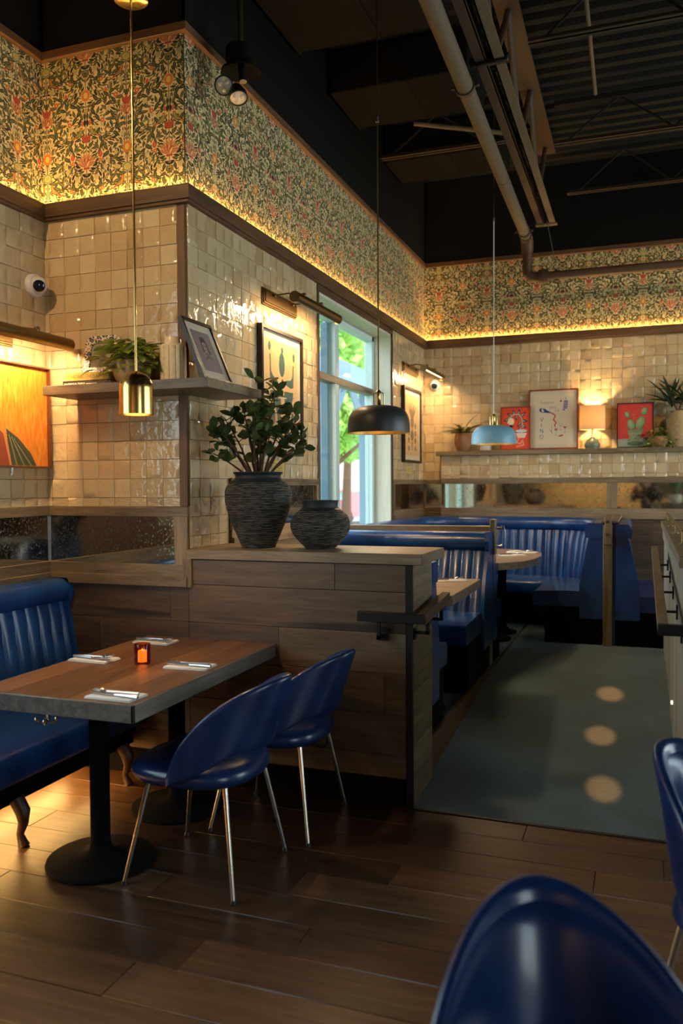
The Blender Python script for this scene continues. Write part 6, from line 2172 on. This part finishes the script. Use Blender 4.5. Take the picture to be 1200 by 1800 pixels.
def tree(label, x, y, h, r):
    t = thing('tree', label, 'tree', (x, y, -0.16), 'trees beyond the tall window')
    MB().tube([(x, y, -0.2), (x + 0.1, y, h * 0.3), (x, y, h * 0.6)], [0.22, 0.16, 0.09], 10).build('trunk', MAT['bark'], t)
    for k in range(5):
        a = k * 1.3
        MB().tube([(x, y, h * (0.28 + 0.06 * k)), (x + r * 0.6 * math.cos(a), y + r * 0.6 * math.sin(a), h * (0.45 + 0.08 * k))], [0.07, 0.03], 6).build('branch', MAT['bark'], t)
    N = 7000
    nb = 26
    cen = np.stack([rt.normal(0, r * 0.48, nb), rt.normal(0, r * 0.48, nb), rt.uniform(h * 0.40, h * 0.92, nb)], 1)
    rad = rt.uniform(0.30, 0.55, nb) * r * (1.15 - 0.5 * (cen[:, 2] / h))
    k = rt.integers(0, nb, N)
    d = rt.normal(size=(N, 3)); d /= np.linalg.norm(d, axis=1)[:, None]
    p = cen[k] + d * (rad[k] * rt.uniform(0.6, 1.0, N) ** 0.5)[:, None]
    u = rt.normal(size=(N, 3)); u /= np.linalg.norm(u, axis=1)[:, None]
    v = np.cross(u, d + 0.3); v /= np.linalg.norm(v, axis=1)[:, None] + 1e-6
    s = rt.uniform(0.10, 0.19, N)[:, None]
    q = np.stack([p - u * s, p + v * s * 0.55, p + u * s, p - v * s * 0.55], 1).reshape(-1, 3) + np.array((x, y, 0))
    me = bpy.data.meshes.new('crown')
    me.from_pydata((q - np.array((x, y, -0.16))).tolist(), [], np.arange(4 * N).reshape(-1, 4).tolist())
    me.materials.append(MAT['tree_leaf'])
    o = bpy.data.objects.new('crown', me); COL.objects.link(o); o.parent = t
    stuff(o)
tree('young green tree close outside the tall window, left part', -6.9, 17.6, 6.0, 2.1)
tree('green tree in the middle of the tall window view', -8.6, 22.4, 7.2, 2.5)
tree('broad green tree filling the right pane of the tall window', -11.6, 32.5, 8.6, 3.2)
tree('tall green tree farther behind the others', -22.5, 52, 11.0, 4.2)
tree('green tree behind the parked red car, right part', -16.4, 40.0, 9.0, 3.2)
hs = thing('house', 'pale house far behind the trees', 'house', (-24, 70, 0))
MB().box((-44, 66, -0.2), (-8, 76, 5.0)).build('wall', MAT['house_wall'], hs)
MB().prism([(65, 5.0), (77, 5.0), (71, 8.0)], -45, -7, lambda a, b, d: (d, a, b)).build('roof', MAT['house_roof'], hs)
for x in range(-42, -9, 5):
    f = MB().box((x, 65.9, 1.6), (x + 1.6, 66.0, 3.4), 0.02).build('window_frame', MAT['frame_alu'], hs)
    MB().box((x + 0.12, 65.88, 1.72), (x + 1.48, 65.9, 3.28)).build('pane', MAT['car_glass'], f)
def car(label, x, y, mat, rz=0.0, s=1.0):
    """tail towards -Y"""
    t = thing('car', label, 'car', (0, 0, 0), 'cars parked outside')
    W = 0.86
    side = [(-2.05, 0.42), (-2.10, 0.62), (-2.06, 0.90), (-1.92, 0.98), (-1.55, 1.02), (-0.95, 1.40), (-0.2, 1.46), (0.5, 1.38), (1.05, 1.0), (1.9, 0.86), (2.1, 0.62), (2.08, 0.35), (-1.95, 0.30)]
    def sec(a, b):
        k = 1 - 0.22 * max(0, (b - 0.95) / 0.5)
        return k * (1 - 0.08 * max(0, abs(a) - 1.5) / 0.6)
    n = len(side)
    vs = []
    for xx in (-1, -0.93, 0.93, 1):
        for a, b in side:
            sh = 1 if abs(xx) < 0.95 else 0.965
            vs.append((xx * W * sec(a, b), a * sh, 0.72 + (b - 0.72) * sh))
    fs = []
    for i in range(3):
        for k in range(n):
            fs.append((i * n + k, i * n + (k + 1) % n, (i + 1) * n + (k + 1) % n, (i + 1) * n + k))
    fs += [list(range(n))[::-1], [3 * n + k for k in range(n)]]
    MB().add(vs, fs).build('body', MAT[mat], t, smooth=35)
    MB().prism([(-1.50, 1.05), (-0.97, 1.37), (-0.93, 1.37), (-1.46, 1.05)], -0.62, 0.62, lambda a, b, d: (d, a - 0.012, b + 0.012)).build('rear_window', MAT['car_glass'], t)
    for sx in (-1, 1):
        MB().prism([(-1.3, 1.06), (-0.9, 1.32), (0.45, 1.32), (0.9, 1.06)], 0.72, 0.80, lambda a, b, d: (sx * (d - 0.10 * (b - 1.06) / 0.26), a, b)).build('side_window', MAT['car_glass'], t)
        MB().box((sx * 0.48, -2.11, 0.68), (sx * 0.80, -2.02, 0.86), 0.01).build('tail_light', MAT['tail_light'], t)
        for yy in (-1.3, 1.35):
            m = MB().lathe([(0.0, -0.11), (0.30, -0.11), (0.33, -0.07), (0.33, 0.07), (0.30, 0.11), (0, 0.11)], (0, 0, 0), 24)
            m.v = [Vector((sx * 0.74 + p.z, yy + p.x, 0.33 + p.y)) for p in m.v]
            m.build('wheel', MAT['tyre'], t)
    MB().box((-0.84, -2.16, 0.30), (0.84, -1.9, 0.58), 0.03).build('bumper', MAT['car_dark'], t)
    MB().box((-0.26, -2.12, 0.70), (0.26, -2.08, 0.82)).build('number_plate', MAT['plate_white'], t)
    t.location = (x, y, -0.16); t.rotation_euler = (0, 0, rz); t.scale = (s,) * 3
car('red car parked outside, its tail towards the tall window', -12.25, 34.6, 'car_red', -0.2)
car('second red car farther off beyond the first', -17.5, 49.0, 'car_red', 0.9)

# ------------------------------------------------------------------ rear of the room, seen only in the mirrors
RW = thing('wall_mirror', 'gilt framed mirror on the wall behind the viewer', 'mirror', (0.6, -4.19, 1.6))
MB().box((0.1, -4.198, 1.2), (1.1, -4.17, 2.2), 0.01).build('frame', MAT['brass'], RW)
MB().box((0.17, -4.172, 1.27), (1.03, -4.166, 2.13)).build('glass', MAT['mirror'], RW)
ceiling_spot('ceiling spot washing the wall behind the viewer', -0.9, -2.3, 4.3, (-0.9, -4.2, 1.5), W_SPOT * 6, 62, 0.9)

# rear dining set: shows as a reflection in the mirrors under the painting
rt_ = thing('round_table', 'round table behind the viewer, seen only in the mirrors', 'table', (2.7, -2.9, 0))
MB().lathe([(0, 0.70), (0.45, 0.70), (0.455, 0.72), (0.45, 0.745), (0, 0.745)], (2.7, -2.9, 0), 40).build('tabletop', MAT['table_grey'], rt_)
pedestal(2.7, -2.9, 0, 0.70).build('pedestal', MAT['matte_black'], rt_)
place_chair(2.15, -2.35, math.radians(-45), 'blue shell-back chair at the round table behind the viewer, nearer one')
place_chair(3.3, -2.45, math.radians(-140), 'blue shell-back chair at the round table behind the viewer, farther one')

# ------------------------------------------------------------------ the photographer, reflected in the far mirrors
def skin_body(name, verts, edges, radii, mat, parent, root=0, sub=2):
    me = bpy.data.meshes.new(name)
    base = ORG[parent.name]
    me.from_pydata([tuple(Vector(v) - base) for v in verts], edges, [])
    o = bpy.data.objects.new(name, me); COL.objects.link(o); o.parent = parent
    me.materials.append(MAT[mat])
    md = o.modifiers.new('skin', 'SKIN')
    md.use_smooth_shade = True
    for k, (sv, r) in enumerate(zip(me.skin_vertices[0].data, radii)):
        sv.radius = r if isinstance(r, tuple) else (r, r)
        sv.use_root = (k == root)
    sd = o.modifiers.new('smooth', 'SUBSURF'); sd.levels = sd.render_levels = sub
    return o
pe = thing('person', 'person in black holding up a phone, reflected in the far mirrors', 'person', (0.12, -0.42, 0))
Rz = Matrix.Rotation(math.radians(19.9), 4, 'Z')
def pp_(x, y, z):                        # local: +y is the way the person faces
    v = Rz @ Vector((x, y, 0)); return (0.12 + v.x, -0.42 + v.y, z)
HX = -0.02
J = {}
V = []; E_ = []; Rr = []
def jt(n, p, r, to=None):
    J[n] = len(V); V.append(pp_(*p)); Rr.append(r)
    if to: E_.append((J[to], J[n]))
jt('pelvis', (0, 0, 0.90), (0.145, 0.105)); jt('hem', (0, 0, 0.80), (0.10, 0.09), 'pelvis'); jt('waist', (0, 0.01, 1.06), (0.115, 0.09), 'pelvis'); jt('chest', (0, 0.0, 1.25), (0.14, 0.10), 'waist'); jt('neck0', (0, -0.01, 1.38), (0.07, 0.06), 'chest')
jt('neck', (0, 0.0, 1.44), 0.047, 'neck0'); jt('jaw', (0, 0.03, 1.50), (0.058, 0.062), 'neck'); jt('head', (0, 0.015, 1.58), (0.072, 0.088), 'jaw'); jt('crown', (0, 0.0, 1.655), (0.055, 0.07), 'head')
for s, n in ((-1, 'l'), (1, 'r')):
    jt('sh' + n, (s * 0.165, 0, 1.34), 0.055, 'chest'); jt('el' + n, (s * 0.27, 0.14, 1.20), 0.042, 'sh' + n); jt('wr' + n, (s * 0.10, 0.36, 1.47), 0.026, 'el' + n)
    jt('pa' + n, (s * 0.075, 0.385, 1.51), (0.034, 0.018), 'wr' + n)
    for k in range(4):
        jt('f%s%d' % (n, k), (s * (0.072 - 0.004 * k), 0.405, 1.525 + 0.018 * k), 0.0095, 'pa' + n); jt('g%s%d' % (n, k), (s * (0.040 - 0.004 * abs(k - 1)), 0.418, 1.530 + 0.018 * k), 0.008, 'f%s%d' % (n, k))
    jt('t' + n, (s * 0.055, 0.365, 1.52), 0.010, 'pa' + n); jt('u' + n, (s * 0.035, 0.372, 1.545), 0.0085, 't' + n)
    jt('hi' + n, (s * 0.09, 0, 0.84), 0.09, 'pelvis'); jt('kn' + n, (s * 0.10, 0.02, 0.47), 0.058, 'hi' + n); jt('an' + n, (s * 0.11, -0.01, 0.09), 0.038, 'kn' + n); jt('to' + n, (s * 0.12, 0.13, 0.035), (0.04, 0.032), 'an' + n)
skin_body('body', V, E_, Rr, 'skin', pe)
def sub_skin(name, names, links, grow, mat):
    ids = {n: k for k, n in enumerate(names)}
    rr = []
    for n in names:
        r = Rr[J[n]]; r = r if isinstance(r, tuple) else (r, r)
        rr.append((r[0] + grow, r[1] + grow))
    skin_body(name, [V[J[n]] for n in names], [(ids[a], ids[b]) for a, b in links], rr, mat, pe)
sub_skin('black_top', ['hem', 'pelvis', 'waist', 'chest', 'neck0', 'shl', 'ell', 'wrl', 'shr', 'elr', 'wrr'], [('hem', 'pelvis'), ('pelvis', 'waist'), ('waist', 'chest'), ('chest', 'neck0'), ('chest', 'shl'), ('shl', 'ell'), ('ell', 'wrl'), ('chest', 'shr'), ('shr', 'elr'), ('elr', 'wrr')], 0.024, 'dark_cloth')
sub_skin('trousers', ['waist', 'pelvis', 'hil', 'knl', 'anl', 'hir', 'knr', 'anr'], [('waist', 'pelvis'), ('pelvis', 'hil'), ('hil', 'knl'), ('knl', 'anl'), ('pelvis', 'hir'), ('hir', 'knr'), ('knr', 'anr')], 0.016, 'jeans')
for s, n in ((-1, 'l'), (1, 'r')):
    a, t_ = pp_(s * 0.11, -0.04, 0.04), pp_(s * 0.122, 0.15, 0.035)
    skin_body('shoe', [a, pp_(s * 0.115, 0.06, 0.045), t_], [(0, 1), (1, 2)], [(0.045, 0.04), (0.05, 0.04), (0.042, 0.030)], 'dark_cloth', pe)
# hair: cap and long locks behind the face
m = MB()
hv = []; hf = []
for i in range(11):
    for k in range(24):
        th = PI * 0.62 * i / 10; ph = 2 * PI * k / 24
        front = max(0, math.sin(ph))
        r = 1.0
        zz = math.cos(th * (1 - 0.42 * front))
        rr_ = math.sin(th * (1 - 0.42 * front))
        hv.append(pp_(0.086 * rr_ * math.cos(ph), 0.0 + 0.102 * rr_ * math.sin(ph), 1.595 + 0.108 * zz))
for i in range(10):
    for k in range(24):
        hf.append((i * 24 + k, i * 24 + (k + 1) % 24, (i + 1) * 24 + (k + 1) % 24, (i + 1) * 24 + k))
m.add(hv, hf)
for k in range(9):
    a = PI + PI * k / 8
    x, y = 0.078 * math.cos(a), 0.09 * math.sin(a)
    m.tube([pp_(x, y, 1.60), pp_(x * 1.15, y * 1.1, 1.50), pp_(x * 1.3, y * 1.15 - 0.01, 1.38), pp_(x * 1.2, y * 1.2 - 0.01, 1.29)], [0.03, 0.034, 0.03, 0.012], 8)
m.build('hair', MAT['hair'], pe, smooth=180, weld=True)
for s in (-1, 1):
    e = MB().lathe([(0, -0.011), (0.008, -0.008), (0.011, 0), (0.008, 0.008), (0, 0.011)], (0, 0, 0), 14)
    e.v = [Vector(pp_(s * 0.031 + q.x, 0.098 + q.y * 0.6, 1.578 + q.z)) for q in e.v]
    ey = e.build('eye', MAT['white_plastic'], pe, smooth=180)
    e = MB().lathe([(0, -0.004), (0.005, -0.003), (0.006, 0), (0.005, 0.003), (0, 0.004)], (0, 0, 0), 12)
    e.v = [Vector(pp_(s * 0.031 + q.x, 0.1045 + q.z * 0.4, 1.578 + q.y)) for q in e.v]
    e.build('iris', MAT['hair'], ey, smooth=180)
    e = MB().lathe([(0, -0.014), (0.006, -0.01), (0.01, 0), (0.006, 0.01), (0, 0.014)], (0, 0, 0), 10)
    e.v = [Vector(pp_(s * 0.076, 0.01 + q.y, 1.56 + q.z * 2)) for q in e.v]
    e.build('ear', MAT['skin'], pe, smooth=180)
e = MB().add([pp_(-0.010, 0.098, 1.575), pp_(0.010, 0.098, 1.575), pp_(-0.015, 0.10, 1.535), pp_(0.015, 0.10, 1.535), pp_(0, 0.126, 1.540), pp_(0, 0.104, 1.585)], [(0, 4, 5), (1, 5, 4), (0, 2, 4), (1, 4, 3), (2, 3, 4)]); e.build('nose', MAT['skin'], pe, smooth=180)
e = MB().box(pp_(-0.02, 0.092, 1.508), pp_(0.02, 0.099, 1.516), 0.002); e.build('mouth', MAT['car_dark'], pe)
# scarf over the shoulders
skin_body('scarf', [pp_(-0.10, 0.06, 1.36), pp_(-0.05, 0.10, 1.30), pp_(0.02, 0.12, 1.22), pp_(0.07, 0.12, 1.12)], [(0, 1), (1, 2), (2, 3)], [(0.035, 0.02)] * 4, 'tan_stone', pe)
ph = thing('phone', 'dark phone held up by the person reflected in the mirrors', 'phone', pp_(0, 0.42, 1.54))
m = MB().box((-0.036, -0.0045, -0.075), (0.036, 0.0035, 0.075), 0.003)
m.v = [Rz @ q + Vector(pp_(0, 0.412, 1.54)) for q in m.v]
m.build('case', MAT['black_metal'], ph)
